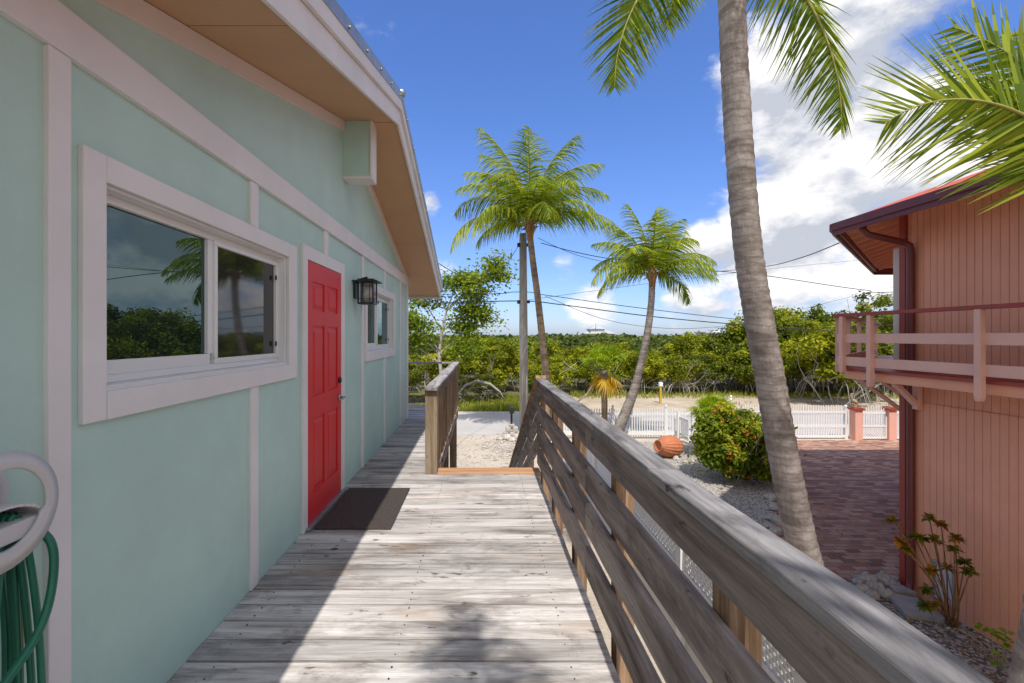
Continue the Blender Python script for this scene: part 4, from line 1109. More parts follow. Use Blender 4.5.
# palms
def frond(base, az, el, L, bend, n_leaf=34, lf=.27, wd=.05, droop=1.0, roll=0.0, mats=None, parent=None, yellow=0, seg=3, off=None, curl=0, tw=0.0):
    ts = np.linspace(0, 1, 22); p = np.array(base, float); pts = [p.copy()]; dirs = []
    ca, sa = math.cos(R(az)), math.sin(R(az))
    for i in range(21):
        s = ts[i]; e = R(el-bend*(s**1.35)); a2 = R(az+curl*s); ca, sa = math.cos(a2), math.sin(a2)
        d = np.array((math.cos(e)*ca, math.cos(e)*sa, math.sin(e))); dirs.append(d); p = p+d*L/21; pts.append(p.copy())
    dirs.append(dirs[-1]); pts = np.array(pts); dirs = np.array(dirs)
    V = []; Q = []; rn = []; mi = []
    for i in range(n_leaf):
        s = .10+.90*(i+.5)/n_leaf; f = s*21; k = min(int(f), 20); fr_ = f-k
        c = pts[k]*(1-fr_)+pts[k+1]*fr_; d = dirs[k]
        side = np.array((-math.sin(R(az+curl*s)), math.cos(R(az+curl*s)), 0)); upv = np.cross(d, side)*-1
        side, upv = side*math.cos(R(tw))+upv*math.sin(R(tw)), upv*math.cos(R(tw))-side*math.sin(R(tw))
        prof = lf*L*(.35+.65*math.sin(math.pi*min(1, (s*.88+.14))))*(1.0 if s < .9 else 1-.45*(s-.9)/.1)
        for sg in (-1, 1):
            ang = R(16+34*s+RS.uniform(-6, 6)); ll = prof*RS.uniform(.88, 1.1)
            sd = side*sg
            dr = sd*math.cos(ang)+d*math.sin(ang)+upv*(.28+roll*sg)+RS.normal(size=3)*.05
            dr /= np.linalg.norm(dr)
            q = c.copy(); wv = d*wd*.5+upv*RS.uniform(-.012, .012); wv = wv if True else wv
            row = []
            for j in range(seg+1):
                t = j/seg; wf = (1, .95, .55, .06)[j] if seg == 3 else (1, .7, .06)[j]
                row.append((q-wv*wf, q+wv*wf))
                dr = dr+np.array((0, 0, -1))*droop*(.22+.5*t); dr /= np.linalg.norm(dr); q = q+dr*ll/seg
            o = len(V)
            for a, b in row: V += [a, b]
            r0 = min(1, max(0, RS.normal(.45, .2)))
            for j in range(seg):
                Q.append((o+2*j, o+2*j+1, o+2*j+3, o+2*j+2)); rn.append(min(1, r0+(.35 if j == seg-1 and RS.rand() < .3 else 0))); mi.append(1 if (yellow and RS.rand() < yellow) else 0)
    # stalk
    ns = 5; o = len(V)
    for i in range(22):
        rr = L*.0105*(1-.85*i/21)
        side = np.array((-sa, ca, 0)); upv = np.cross(side, dirs[i])
        for k in range(ns):
            g = 2*math.pi*k/ns; V.append(pts[i]+(side*math.cos(g)+upv*math.sin(g))*rr)
    for i in range(21):
        for k in range(ns): Q.append((o+i*ns+k, o+i*ns+(k+1) % ns, o+(i+1)*ns+(k+1) % ns, o+(i+1)*ns+k)); rn.append(.5); mi.append(2)
    V = np.array(V)
    if off is not None: V = V-np.array(off)
    return np_mesh('frond', V, np.array(Q), rn, mats or [M['palm'], M['palmyel'], M['rachis']], parent, mi)

def trunk_mesh(parent, pts, rad, mat, nring=60, name='trunk'):
    # smooth spline through pts with ring scars
    P_ = [Vector(p) for p in pts]; out = []; rr = []
    def cr(p0, p1, p2, p3, t): return .5*((2*p1)+(-p0+p2)*t+(2*p0-5*p1+4*p2-p3)*t*t+(-p0+3*p1-3*p2+p3)*t*t*t)
    n = len(P_)-1
    for i in range(nring+1):
        f = i/nring*n; k = min(int(f), n-1); t = f-k
        p0, p1, p2, p3 = P_[max(k-1, 0)], P_[k], P_[k+1], P_[min(k+2, n)]
        out.append(cr(p0, p1, p2, p3, t)); rr.append((rad[k]*(1-t)+rad[k+1]*t)*(1+(.03 if i % 2 else -.015)+random.uniform(-.012, .012)))
    mb = MB(); mb.tube(out, rr, 18, bump=.012); mb.build(name, mat, parent, smooth=True); return out[-1]

def crown_core(parent, c, r, nuts=0):
    mb = MB()
    mb.tube([c+Vector((0,0,-r*3.4)), c+Vector((0,0,-r*1.9)), c+Vector((0,0,-r*.6)), c+Vector((0,0,r*.5)), c+Vector((0,0,r*2.2))], [r*.75, r*.85, r*1.25, r*1.0, r*.3], 12, bump=.14)
    for k in range(14):
        a = random.uniform(0, 6.28); q = c+Vector((math.cos(a)*r*.8, math.sin(a)*r*.8, random.uniform(-r, r*.4)))
        mb.tube([q, q+Vector((math.cos(a)*r*1.3, math.sin(a)*r*1.3, random.uniform(-r*1.0, r*1.0)))], [r*.22, r*.06], 5)
    mb.build('crown_shaft', M['fiber'], parent)

# palm beside the utility pole
RS = np.random.RandomState(41); random.seed(41)
D = 17.5
A = thing('coconut_palm', 'tall coconut palm with full crown rising right beside the utility pole', 'palm tree', P(553, 440, D)*1.0)
A.location.z = 0
top = trunk_mesh(A, [P(553, 441, D), P(549, 400, D), P(543, 345, D), P(538, 300, D), P(533, 262, D), P(530, 236, D)], [.20, .155, .135, .125, .12, .115], M['palmbark2'], 70)
c_ = P(530, 226, D); crown_core(A, c_, .16)
loff = parent_loc(A)
for (az, el, L_, bd, yl, tw) in ((180, 30, 4.1, 108, .8, 25), (174, 58, 3.5, 112, .25, -20), (166, 74, 4.0, 75, .5, 30), (205, 80, 4.0, 48, .35, 20), (90, 87, 4.2, 28, 0, 40), (30, 78, 3.9, 70, .1, -35), (8, 62, 3.9, 92, .1, -20), (0, 30, 4.1, 82, .25, -25), (-20, 50, 3.2, 115, .35, 0),
                        (-60, 64, 3.4, 105, .25, 0), (-90, 62, 3.2, 100, .3, 0), (-120, 66, 3.4, 100, .2, 0), (-150, 45, 3.0, 120, .3, 0), (60, 52, 3.4, 95, .1, 0), (100, 60, 3.5, 95, .1, 0), (130, 50, 3.5, 100, .2, 0), (165, 20, 2.7, 90, .3, 0), (-40, 80, 3.8, 60, .2, -30), (-100, 82, 3.6, 50, .3, 30), (12, 46, 3.4, 100, .2, -10),
                        (150, 80, 3.9, 55, .3, 40), (-5, 74, 3.8, 80, .15, -30), (-75, 40, 2.8, 110, .3, 0), (185, 66, 3.7, 95, .3, 15)):
    frond(c_, az+RS.uniform(-5, 5), el, L_*RS.uniform(.93, 1.04), bd*1.08, 56, .36, .040, RS.uniform(.6, 1.1), parent=A, yellow=yl, off=loff, tw=tw)
# palm to its right
RS = np.random.RandomState(43); random.seed(43); D = 16.7
B = thing('coconut_palm', 'smaller leaning coconut palm with curved pale trunk behind the white picket fence', 'palm tree', P(612, 445, D)); B.location.z = 0
trunk_mesh(B, [P(612, 446, D), P(620, 426, D), P(632, 396, D), P(640, 367, D), P(647, 335, D), P(651, 305, D), P(652, 284, D)], [.23, .20, .165, .135, .125, .115, .11], M['palmbark'], 60)
c_ = P(652, 274, D); crown_core(B, c_, .15); loff = parent_loc(B)
for (az, el, L_, bd, yl, tw) in ((180, 40, 2.7, 115, .7, 20), (168, 62, 2.8, 78, .3, 25), (150, 72, 2.8, 50, .4, 30), (60, 80, 2.9, 30, .1, 30), (25, 66, 2.9, 55, .1, -30), (8, 45, 3.0, 80, .15, -25), (-10, 20, 2.5, 62, .1, -20), (-12, -5, 2.0, 85, 0, -60), (-70, 60, 2.6, 90, .5, 0),
                        (-100, 74, 2.7, 60, .5, 0), (-130, 55, 2.5, 95, .4, 0), (-160, 32, 2.4, 100, .3, 0), (60, 55, 2.8, 80, .1, 0), (110, 60, 2.8, 80, .1, 0), (135, 45, 2.8, 80, .2, 0), (-45, 35, 2.4, 90, .2, 0), (172, 15, 2.3, 85, .4, 0), (200, 82, 2.7, 40, .5, 30), (15, 78, 2.8, 50, .2, -30)):
    frond(c_, az+RS.uniform(-5, 5), el, L_*RS.uniform(.93, 1.04), bd*1.08, 50, .36, .040, RS.uniform(.5, .9), parent=B, yellow=yl, off=loff, tw=tw)
# big palm trunk in the foreground
RS = np.random.RandomState(44); random.seed(44); D = 5.8
Cc = thing('coconut_palm', 'large coconut palm with thick ringed trunk leaning up past the plank railing', 'palm tree', P(832, 650, D)); Cc.location.z = 0
trunk_mesh(Cc, [P(835, 652, D), P(818, 600, D), P(801, 540, D), P(784, 460, D), P(771, 385, D), P(759, 320, D), P(748, 250, D), P(740, 160, D), P(734, 60, D), P(731, -20, D), P(728, -75, D)], [.21, .18, .172, .170, .168, .166, .162, .160, .158, .155, .15], M['palmbark'], 150)
c_ = P(724, -92, D); crown_core(Cc, c_, .2); loff = parent_loc(Cc)
for (az, el, L_, bd, tw) in ((178, -36, 2.75, 56, 70), (-2, -42, 3.3, 52, -72), (40, 50, 3.4, 110, 0), (80, 45, 3.4, 90, 0), (140, 60, 3.4, 90, 0), (-60, 50, 3.2, 95, 0), (-110, 40, 3.2, 95, 0), (-150, 60, 3.2, 90, 0), (20, 75, 3.4, 70, 0), (100, 80, 3.2, 50, 0), (-80, 75, 3.2, 60, 0), (165, 50, 3.0, 80, 0)):
    frond(c_, az, el, L_, bd, 104, .30, .036, .20, 0, parent=Cc, yellow=.10, off=loff, tw=tw)
# palm at the right edge
RS = np.random.RandomState(45); random.seed(45); D = 3.8
Dp = thing('coconut_palm', 'coconut palm at the right edge with bright backlit fronds reaching over the pink roof', 'palm tree', P(1010, 790, D)); Dp.location.z = 0
trunk_mesh(Dp, [P(1008, 815, D), P(1020, 760, D), P(1034, 690, D), P(1047, 615, D), P(1060, 500, D), P(1074, 380, D), P(1090, 280, D), P(1100, 215, D)], [.22, .17, .145, .135, .13, .125, .12, .12], M['palmbark'], 70)
c_ = P(1104, 190, D); crown_core(Dp, c_, .16); loff = parent_loc(Dp)
for (az, el, L_, bd, yl, tw) in ((182, 52, 2.20, 92, .45, 100), (170, 74, 1.9, 50, .3, 95), (180, 60, 1.3, 50, .35, 90), (70, 80, 2.2, 40, .1, 0), (40, 66, 2.0, 55, .1, 0), (20, 50, 2.6, 80, .1, 0), (-30, 60, 2.6, 80, .1, 0), (-80, 60, 2.3, 90, .2, 0), (118, 72, 1.7, 45, .3, 20), (55, 48, 1.6, 50, .1, 0), (176, 58, 1.5, 60, .4, 95)):
    frond(c_, az, el, L_, bd, 54, .40, .032, .06, 0, parent=Dp, yellow=yl, off=loff, tw=tw)
# palm behind the photographer whose shadow lies on the boards
RS = np.random.RandomState(46); random.seed(46)
Ep = thing('coconut_palm', 'coconut palm standing behind the near end of the deck, its fronds shading the boards', 'palm tree', (1.9, -4.1, 0))
trunk_mesh(Ep, [(1.9, -4.1, 0), (1.8, -4.0, 2.5), (1.15, -3.6, 5), (.4, -3.2, 7.4)], [.2, .16, .14, .13], M['palmbark'], 50)
c_ = Vector((.35, -3.15, 7.6)); crown_core(Ep, c_, .17); loff = parent_loc(Ep)
for (az, el, L_, bd) in ((95, 30, 2.9, 80), (60, 45, 3.0, 80), (20, 35, 2.9, 80), (-30, 50, 3, 80), (-80, 50, 3, 90), (-130, 40, 3, 80), (180, 40, 3, 85), (215, 55, 3, 80), (10, 70, 3, 60), (100, 75, 2.6, 50), (245, 75, 3, 60)):
    frond(c_, az, el, L_, bd, 44, .26, .034, .7, parent=Ep, off=loff)

# fan palm with yellow skirt
def fan_palm(name, label, cat, base, h, crown_r, nfan, mats, trunk=True, seed=1, low_yellow=True, loop=(10, 80)):
    global RS
    RS = np.random.RandomState(seed); random.seed(seed)
    t = thing(name, label, cat, base); b0 = Vector(base)
    if trunk:
        mb = MB(); mb.tube([b0, b0+Vector((.02, 0, h*.4)), b0+Vector((0, 0, h))], [.12, .11, .13], 10, bump=.1); mb.build('trunk', M['palmbark2'], t)
    for k in range(nfan):
        az = random.uniform(0, 360); el = loop[0]+(loop[1]-loop[0])*((k+.5)/nfan); el = el if not (low_yellow and k < nfan*.18) else random.uniform(-82, -35)
        yel = low_yellow and k < nfan*.18
        d = np.array((math.cos(R(az))*math.cos(R(el)), math.sin(R(az))*math.cos(R(el)), math.sin(R(el))))
        c = np.array((0, 0, h))+d*crown_r*(.30 if yel else .44); V = []; Q = []; rn = []
        side = np.cross(d, (0, 0, 1)); side /= np.linalg.norm(side); upv = np.cross(side, d)
        for i in range(19):
            a = R(-85+170*i/18); dr = d*math.cos(a)+side*math.sin(a)+upv*.1; L_ = crown_r*.56*(.7+.3*math.cos(a))
            w_ = (side*math.cos(a)-d*math.sin(a))*crown_r*.020; o = len(V)
            m_ = c+dr*L_*.55; e = c+dr*L_*RS.uniform(.85, 1.12)+np.array((0, 0, -L_*RS.uniform(.15, .5)))
            V += [c-w_*.4, c+w_*.4, m_+w_, m_-w_, e+w_*.1, e-w_*.1]; Q += [(o, o+1, o+2, o+3), (o+3, o+2, o+4, o+5)]; rn += [RS.rand()]*2
        w_ = side*.012; o = len(V); s0 = np.array((0, 0, h)); V += [s0-w_, s0+w_, c+w_, c-w_]; Q.append((o, o+1, o+2, o+3)); rn.append(.5)
        np_mesh('fan_leaf', np.array(V), np.array(Q), rn, mats[1] if yel else mats[0], t)
    return t
fan_palm('fan_palm', 'small fan palm with drooping yellow lower leaves left of the picket fence', 'palm tree', ((604-482)*17/455, 17.0, 0), 2.72, 1.20, 34, (M['lime'], M['yellowleaf']), seed=3)
fan_palm('fan_palm', 'low spiky lime green palm poking up behind the flowering bush', 'palm tree', ((714-482)*15.0/455, 15.0, 0), 1.2, 1.1, 24, (M['lime'], M['lime']), trunk=True, seed=6, low_yellow=False)

# flowering bush
RS = np.random.RandomState(51); random.seed(51)
bp = Vector(((735-482)*12.6/455, 12.6, 0))
bu = thing('flowering_bush', 'rounded green ixora bush dotted with orange red flowers beside the leaning palm', 'bush', bp)
mb = MB()
for k in range(12):
    a = random.uniform(0, 6.28); branch(mb, bp+Vector((math.cos(a)*.15, math.sin(a)*.15, -.03)), (math.cos(a)*.7, math.sin(a)*.7, 1), 1.1, .03, 1)
mb.build('stems', M['bark'], bu)
C1, r1, n1 = clumps(80, (-.08, 0, 1.10), (.92, .85, .92), .27, 210, .9, .72)
C2, r2, n2 = clumps(34, (.60, -.15, .66), (.56, .6, .58), .25, 210, .9, .7)
C = np.concatenate([C1, C2]); rn = np.concatenate([r1, r2]); nn = np.concatenate([n1, n2]); k_ = C[:, 2] > .12
CI = RS.normal(size=(5000, 3))*np.array((.42, .4, .36))+np.array((.05, 0, 1.0)); C = np.concatenate([C, CI]); rn = np.concatenate([rn, RS.uniform(0, .6, 5000)]); nn = np.concatenate([nn, RS.normal(size=(5000, 3))*.3]); k_ = C[:, 2] > .12
leafcloud('foliage', C[k_], RS.uniform(.7, 1.3, k_.sum())*.062, M['ixora'], bu, .4, 1.8, rn[k_], nn[k_])
F = []
for _ in range(20):
    a = RS.normal(size=3); a[0] = -abs(a[0])*.9+.25; a /= np.linalg.norm(a); a[1] = -abs(a[1]); c = np.array((-.08, 0, 1.10))+a*np.array((1.10, 1.05, 1.10))
    F.append(c+RS.normal(size=(9, 3))*.026)
F = np.concatenate(F); F = F[F[:, 2] > .3]; leafcloud('blossom', F, .035, M['flower'], bu, .4, 1.0)

# croton in the planting bed
RS = np.random.RandomState(61); random.seed(61)
cb = P(950, 626, 6.28); cb.z = .01
cr_ = thing('croton_plant', 'leggy croton with many thin stems and green orange leaf rosettes by the pink wall', 'plant', cb)
tipsp = [(893, 520, 6.5), (929, 518, 6.35), (914, 536, 6.4), (901, 541, 6.2), (905, 548, 6.15), (941, 525, 6.3), (935, 540, 6.2), (955, 538, 6.1), (954, 550, 6.0), (965, 562, 6.0), (970, 572, 5.9), (932, 571, 6.1), (927, 589, 6.0), (946, 568, 6.2), (934, 605, 6.0), (925, 605, 5.95), (921, 538, 6.3)]
stm = MB(); LC = []; LN = []; LR = []; LS = []
for (x_, y_, d_) in tipsp:
    e = P(x_, y_, d_); s0 = cb+Vector((random.uniform(-.06, .06), random.uniform(-.06, .06), 0)); m_ = s0.lerp(e, .45)+Vector(((e.x-s0.x)*-.12, 0, .03))
    stm.tube([s0, s0.lerp(m_, .5)+Vector((random.uniform(-.02, .02), 0, 0)), m_, e], [.013, .011, .009, .007], 6)
    warm = random.random()
    for k in range(30):
        a = random.uniform(0, 6.28); el = random.uniform(-.6, 1.1); dr = Vector((math.cos(a)*math.cos(el), math.sin(a)*math.cos(el), math.sin(el))); L_ = random.uniform(.07, .13)
        sd = dr.cross(Vector((0, 0, 1))).normalized()*L_*.24; p0 = e-cb; p1 = p0+dr*L_*.55; p2 = p0+dr*L_+Vector((0, 0, -.02))
        o = len(LC); LC += [p0, p1+sd, p2, p1-sd]; LN.append((o, o+1, o+2, o+3)); LR.append(min(1, max(0, warm*.6+random.uniform(0, .5))))
stm.build('stem', M['fiber'], cr_)
np_mesh('leaves', np.array([tuple(v) for v in LC]), np.array(LN), LR, M['croton'], cr_)
# small lime plant
sp = P(1000, 655, 5.35); sp.z = .01
sp_t = thing('seedling_plant', 'low lime green seedling in the bed at the foot of the right palm', 'plant', sp)
mb = MB(); LC = []; LN = []; LR = []
for (x_, y_, d_) in ((982, 628, 5.5), (990, 632, 5.45), (997, 634, 5.4), (1006, 632, 5.35), (1003, 645, 5.3), (998, 655, 5.3), (1007, 640, 5.3), (999, 665, 5.25)):
    e = P(x_, y_, d_); mb.tube([sp, sp.lerp(e, .5), e], [.006, .005, .003], 5)
    for k in range(10):
        a = random.uniform(0, 6.28); el = random.uniform(-.3, .6); dr = Vector((math.cos(a)*math.cos(el), math.sin(a)*math.cos(el), math.sin(el))); L_ = random.uniform(.05, .08)
        sd = dr.cross(Vector((0, 0, 1))).normalized()*L_*.42; p0 = e-sp+dr*.01; p1 = p0+dr*L_*.5; p2 = p0+dr*L_
        o = len(LC); LC += [p0, p1+sd, p2, p1-sd]; LN.append((o, o+1, o+2, o+3)); LR.append(random.random())
mb.build('stem', M['bark'], sp_t); np_mesh('leaves', np.array([tuple(v) for v in LC]), np.array(LN), LR, M['lime'], sp_t)

# ------------------------------------------------------------------ small things
def rock(c, r, label, group, seed):
    rs = np.random.RandomState(seed); mb = MB(); n, m = 10, 7; vs = []; fs = []
    ph_ = rs.rand(6)*6
    for i in range(m+1):
        th_ = math.pi*i/m
        for k in range(n):
            g_ = 2*math.pi*k/n; rr = 1+.18*math.sin(3*g_+ph_[0]+2*th_)+.14*math.sin(5*th_+ph_[1]+g_)+rs.uniform(-.10, .10)
            vs.append((c[0]+r[0]*rr*math.sin(th_)*math.cos(g_), c[1]+r[1]*rr*math.sin(th_)*math.sin(g_), c[2]+r[2]*rr*math.cos(th_)))
    for i in range(m):
        for k in range(n): fs.append((i*n+k, (i+1)*n+k, (i+1)*n+(k+1) % n, i*n+(k+1) % n))
    mb.add(vs, fs, smooth=True); o = mb.build('rock', M['rock'], loc=c); tag(o, label, 'rock', group); return o
random.seed(9)
RL = ['one of the middle rocks heaped at the corner of the brick driveway', 'pitted coral rock edging the gravel left of the leaning palm trunk', 'pale coral rock lying by the base of the mailbox']
for i, (x_, y_, s_) in enumerate(((862, 592, .10), (868, 584, .13), (876, 591, .12), (884, 584, .13), (892, 588, .11), (872, 598, .09), (886, 597, .10), (858, 585, .08), (897, 583, .09))):
    d_ = 1820/(y_-336); rock(((x_-482)*d_/455, d_, s_*.5), (s_*1.1, s_, s_*.8), {7: 'leftmost small rock of the heap at the driveway corner', 8: 'rightmost rock of the heap, touching the maroon downspout side', 5: 'lowest rock of the heap, nearest the railing cap'}.get(i, RL[0]), 'rocks at the driveway corner', i)
for i, (x_, y_, s_) in enumerate(((771, 500, .14), (776, 510, .15), (772, 520, .12), (780, 524, .15), (776, 534, .12), (768, 528, .09), (783, 505, .12), (779, 492, .11))):
    d_ = 1820/(y_-336); rock(((x_-482)*d_/455, d_, s_*.4), (s_*1.1, s_, s_*.7), RL[1], 'rocks edging the gravel', 20+i)
for i, (x_, y_, s_) in enumerate(((507, 439, .18), (512, 441, .14), (517, 438, .17), (500, 440, .11))):
    d_ = 1820/(y_-336); rock(((x_-482)*d_/455, d_, s_*.4), (s_*1.2, s_, s_*.7), ('pale rock in front of the mailbox blocks, left one of the touching pair', 'middle pale rock directly below the mailbox post', 'pale rock at the right of the mailbox blocks', 'smallest pale rock, standing alone left of the mailbox')[i], 'rocks by the mailbox', 40+i)
sl_ = MB(); sl_.prism([(5.98, 6.42), (6.45, 6.28), (6.52, 6.82), (6.18, 6.98)], 'Z', .012, .085); tag(sl_.build('stepping_slab', M['slab'], bevel=.01), 'flat grey stepping slab on the bed beside the downspout', 'slab')
pl = MB(); pl.prism([(6.30, 6.95), (6.58, 6.86), (6.56, 7.08), (6.36, 7.14)], 'Z', .02, .13); tag(pl.build('stone_block', M['slab'], bevel=.02), 'pale broken concrete block under the foot of the downspout', 'block')
# terracotta jar on its side
jc = P(669, 448, 15.0); jc.z = .36
ax = Vector((-1, -.35, .12)).normalized()
j = MB(); j.lathe([(.14, -.44), (.24, -.40), (.33, -.25), (.37, -.05), (.355, .12), (.27, .29), (.18, .37), (.155, .41), (.20, .44), (.21, .46), (.17, .465), (.13, .38)], jc, ax, 80, flute=.07, nf=20)
jar = j.build('terracotta_jar', M['terra'], loc=(jc.x, jc.y, 0)); tag(jar, 'large ribbed terracotta jar lying on its side on the white gravel', 'jar')
tu = MB(); q = P(678, 458, 14.7); q.z = 0
RS = np.random.RandomState(70)
for i, (x_, y_, s_) in enumerate(((676, 460, .10), (693, 462, .08), (684, 463, .07))):
    d_ = 1820/(y_-336); rock(((x_-482)*d_/455, d_, s_*.4), (s_, s_, s_*.9), 'small dark rock on the gravel in front of the terracotta jar', 'rocks by the jar', 60+i)
n = 260; X = jc.x-1.55+RS.normal(size=n)*.10; Y = 15.6+RS.normal(size=n)*.08
q = thing('weed_tuft', 'small green weed tuft at the fence foot left of the terracotta jar', 'plant', (0,0,0)); q.location = (0,0,0)
blades('leaves', X, Y, 0*X, RS.uniform(.2, .5, n), RS.uniform(.008, .02, n), M['lime'], parent=q)
# mailbox
mx_ = (511.5-482)*18.1/455; my = 18.1
mbx = thing('mailbox', 'black rounded mailbox on a post at the road edge, on a heap of dark blocks', 'mailbox', (mx_, my, 0))
q = MB(); q.box(mx_-.04, mx_+.04, my-.04, my+.04, .3, .96); q.build('post', M['black'], mbx)
q = MB(); q.prism([(mx_-.09, .96)]+[(mx_-.09*math.cos(math.pi*i/8), 1.09+.09*math.sin(math.pi*i/8)) for i in range(9)]+[(mx_+.09, .96)], 'Y', my-.24, my+.24); q.build('box', M['black'], mbx, bevel=.004)
blk = MB(); random.seed(2)
for (a, b, c0_, w_) in ((-.24, -.02, 0, .2), (.02, -.04, 0, .2), (.26, 0, 0, .2), (-.12, 0, .205, .2), (.14, -.02, .205, .19), (.0, 0, .41, .1)):
    blk.box(mx_+a-.11, mx_+a+.11, my+b-.12, my+b+.12, c0_, c0_+w_)
blk.build('base_block', M['rock'], mbx, bevel=.02)
# sign posts across the road
x_ = (660.5-482)*27/455
sg = thing('marker_post', 'yellow wooden post with a small white box on top beside the dirt shoulder', 'post', (x_, 27, 0))
q = MB(); q.box(x_-.05, x_+.05, 26.95, 27.05, 0, 1.02); q.build('post', M['yellow'], sg); q = MB(); q.box(x_-.10, x_+.10, 26.9, 27.1, 1.021, 1.26); q.build('white_box', M['vinyl'], sg, bevel=.01)
x_ = (731-482)*26.5/455
q = MB(); q.tube([(x_, 26.5, 0), (x_, 26.5, .45)], .05, 8); q.lathe([(.07, 0), (.075, .06), (.02, .10)], (x_, 26.5, .45), n=10); tag(q.build('marker_stub', M['vinyl'], loc=(x_, 26.5, 0)), 'short white marker stub on the dirt shoulder above the flowering bush', 'post')
# yellow patch of croton by the stair rail
# pebbles and leaf litter
RS = np.random.RandomState(80); random.seed(80)
def pebbles(name, X, Y, s, mat, label, cat='pebbles', z=0.0):
    n = len(X); V = []; 
    base_ = np.array([(1,0,0),(0,1,0),(-1,0,0),(0,-1,0),(0,0,.7),(0,0,-.4)])
    F = np.array([(0,1,4),(1,2,4),(2,3,4),(3,0,4),(1,0,5),(2,1,5),(3,2,5),(0,3,5)])
    a = RS.rand(n)*6.28; sc = s[:, None]*RS.uniform(.6, 1.3, (n, 3))
    B_ = base_[None]*sc[:, None, :]; ca, sa = np.cos(a), np.sin(a)
    Xr = B_[:, :, 0]*ca[:, None]-B_[:, :, 1]*sa[:, None]; Yr = B_[:, :, 0]*sa[:, None]+B_[:, :, 1]*ca[:, None]
    VV = np.stack([Xr+X[:, None], Yr+Y[:, None], B_[:, :, 2]+z+.2*s[:, None]], 2).reshape(-1, 3)
    FF = (F[None]+np.arange(n)[:, None, None]*6).reshape(-1, 3)
    o = np_mesh(name, VV, FF, np.repeat(RS.rand(n), 8), mat); tag(o, label, cat, kind='stuff'); return o
n = 1500; pebbles('yard_pebbles', RS.uniform(-2.5, 2.1, n), RS.uniform(12, 18.1, n), RS.uniform(.008, .035, n), M['rock'], 'scattered stones on the sandy yard')
n = 260; pebbles('stone_patch', .75+RS.normal(size=n)*.45, 16.0+RS.normal(size=n)*.9, RS.uniform(.02, .07, n), M['rock'], 'patch of larger stones beside the mailbox')
n = 3500; pebbles('bed_stones', RS.uniform(4.9, 6.65, n), RS.uniform(3.5, 7.3, n), RS.uniform(.008, .03, n), M['rock'], 'loose stones and mulch in the planting bed')
n = 5000; X = RS.uniform(2.6, 10.5, n); Y = RS.uniform(8, 17, n); k_ = (X < 6.3+(Y-9.9)*.66); pebbles('gravel_stones', X[k_], Y[k_], RS.uniform(.012, .035, k_.sum()), M['gravel'], 'white gravel stones around the flowering bush')

RS = np.random.RandomState(91)
n = 420; X = RS.uniform(4.9, 6.6, n); Y = RS.uniform(3.6, 7.3, n)
X = np.concatenate([X, RS.uniform(5.6, 12, 260)]); Y = np.concatenate([Y, RS.uniform(7.5, 17, 260)])
o = leafcloud('leaf_litter', np.stack([X, Y, RS.uniform(.03, .05, len(X))], 1), RS.uniform(.02, .05, len(X)), M['fiber'], None, 4.0, 2.2); tag(o, 'dry brown fallen leaves scattered on the bed and brick driveway', 'leaves', kind='stuff')
# utility pole and wires
pd = 18.9
px0 = (523.5-482)*pd/455
up_ = thing('utility_pole', 'tall grey wooden utility pole beside the first coconut palm', 'utility pole', (px0, pd, 0))
q = MB(); q.tube([(px0+.02, pd, -.02), (px0, pd, 4), (px0-.02, pd, 8.25)], [.185, .175, .15], 16, bump=.01); q.build('pole', M['polewood'], up_)
q = MB(); q.tube([(px0+.12, pd-.14, .1), (px0+.12, pd-.14, 3.0)], .02, 8); q.build('conduit', M['concrete'], up_)
q = MB()
for z_ in (E+(336-302)*pd/455, E+(336-245)*pd/455):
    q.box(px0-.26, px0-.14, pd-.10, pd+.10, z_-.07, z_+.07); q.box(px0+.14, px0+.26, pd-.10, pd+.10, z_-.05, z_+.06)
q.build('insulator', M['black'], up_)
def wire(pts, r, label, grp='overhead wires'):
    V_ = [P(*p) for p in pts]; out = []
    n = len(V_)-1
    for k in range(n):
        p0, p1, p2, p3 = V_[max(k-1, 0)], V_[k], V_[k+1], V_[min(k+2, n)]
        for i in range(10):
            t = i/10; out.append(.5*((2*p1)+(-p0+p2)*t+(2*p0-5*p1+4*p2-p3)*t*t+(-p0+3*p1-3*p2+p3)*t*t*t))
    out.append(V_[-1]); mb = MB(); mb.tube(out, r, 6); o = mb.build('overhead_wire', M['wire'], loc=V_[0]); tag(o, label, 'wire', grp)
wire([(-250, 300, 19), (180, 306, 19), (408, 303.5, 19), (518, 301, 18.9), (560, 304.5, 19.2), (652, 316.5, 19.5), (745, 325, 20), (820, 330, 20.5), (900, 333, 21), (1400, 320, 22)], .020, 'thick black cable crossing low behind both palms')
wire([(-250, 285, 19), (408, 294, 19), (518, 292, 18.9), (545, 295, 19), (640, 308, 19.4), (745, 320, 20), (838, 327, 20.5), (1400, 300, 22)], .014, 'thinner wire running just above the thick cable')
wire([(541, 243, 18.9), (575, 252, 19), (612, 259, 19.2), (680, 268, 19.6), (760, 275, 20), (865, 290, 20.6), (920, 291, 21), (1400, 270, 23)], .016, 'upper black wire running from the pole top behind the right palm')
wire([(538, 238, 18.9), (580, 256, 19), (640, 268, 19.2), (700, 272, 19.6), (761, 267, 14), (800, 258, 11), (839, 243, 8.5)], .010, 'wire rising to the eave of the pink house')
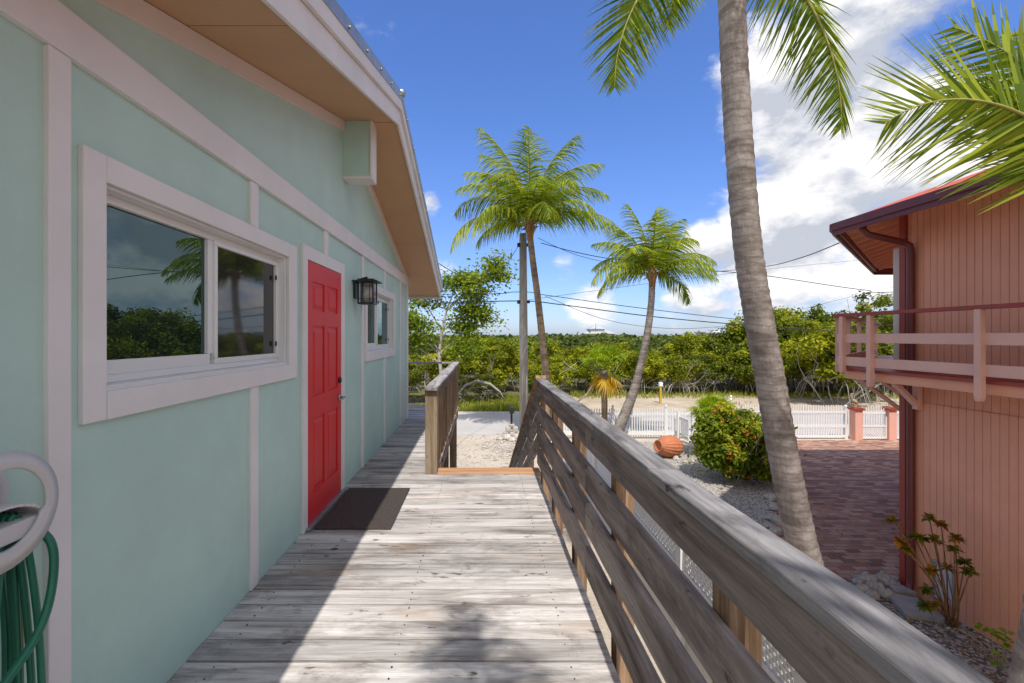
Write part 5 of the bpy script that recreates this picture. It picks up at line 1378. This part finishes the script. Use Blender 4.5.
wire([(408, 240, 9), (435, 261, 11), (464, 277, 14), (485, 278.5, 16), (501, 271, 17.5), (518, 247, 18.9)], .010, 'sagging service wire from the mint house to the pole')
wire([(545, 296, 18.9), (600, 318, 20), (650, 327, 22), (700, 328, 24), (760, 320, 27), (850, 297, 30), (1000, 262, 33)], .010, 'thin slack wire dipping almost to the treetops')
wire([(528, 300, 18.9), (600, 290, 22), (700, 277, 26), (840, 262, 30), (1100, 240, 36)], .008, 'faint thin wire climbing towards the right behind the clouds')
# far white buildings
def hip(mb, x0, x1, y0, y1, z0, z1, inset):
    mb.add([(x0,y0,z0),(x1,y0,z0),(x1,y1,z0),(x0,y1,z0),(x0+inset,(y0+y1)/2,z1),(x1-inset,(y0+y1)/2,z1)], [(0,1,5,4),(1,2,5),(2,3,4,5),(3,0,4),(3,2,1,0)])
t_ = thing('distant_building', 'distant white building with pitched roof and mast above the treetops between the two palms', 'building', (70, 300, 0))
q = MB(); q.box(68, 88, 300, 315, 0, 5.5); q.box(72, 81, 301, 313, 5.5, 8.6); q.build('walls', M['bwhite'], t_)
q = MB(); hip(q, 67, 89, 299, 316, 5.55, 8.0, 5); hip(q, 71, 82, 300, 314, 8.65, 11.0, 4); q.build('roof', M['broof'], t_)
q = MB(); q.tube([(75, 300, 8), (75, 300, 12.5)], .18, 5); q.build('mast', M['concrete'], t_)
q = MB()
for i in range(8): q.box(69.5+i*2.3, 70.9+i*2.3, 299.9, 299.98, 2.8, 4.6)
q.build('window', M['dark'], t_)
t_ = thing('distant_building', 'distant low white flat-roofed building on the horizon left of the leaning trunk', 'building', (157, 310, 0))
q = MB(); q.box(153, 171, 310, 325, 0, 6.2); q.build('walls', M['bwhite'], t_); q = MB(); q.box(152, 172, 309, 326, 6.21, 6.9); q.box(158, 163, 312, 318, 6.9, 8.2); q.build('roof', M['bwhite'], t_)
q = MB()
for i in range(7): q.box(154.5+i*2.3, 156+i*2.3, 309.9, 309.98, 3.6, 5.4)
q.build('window', M['dark'], t_)
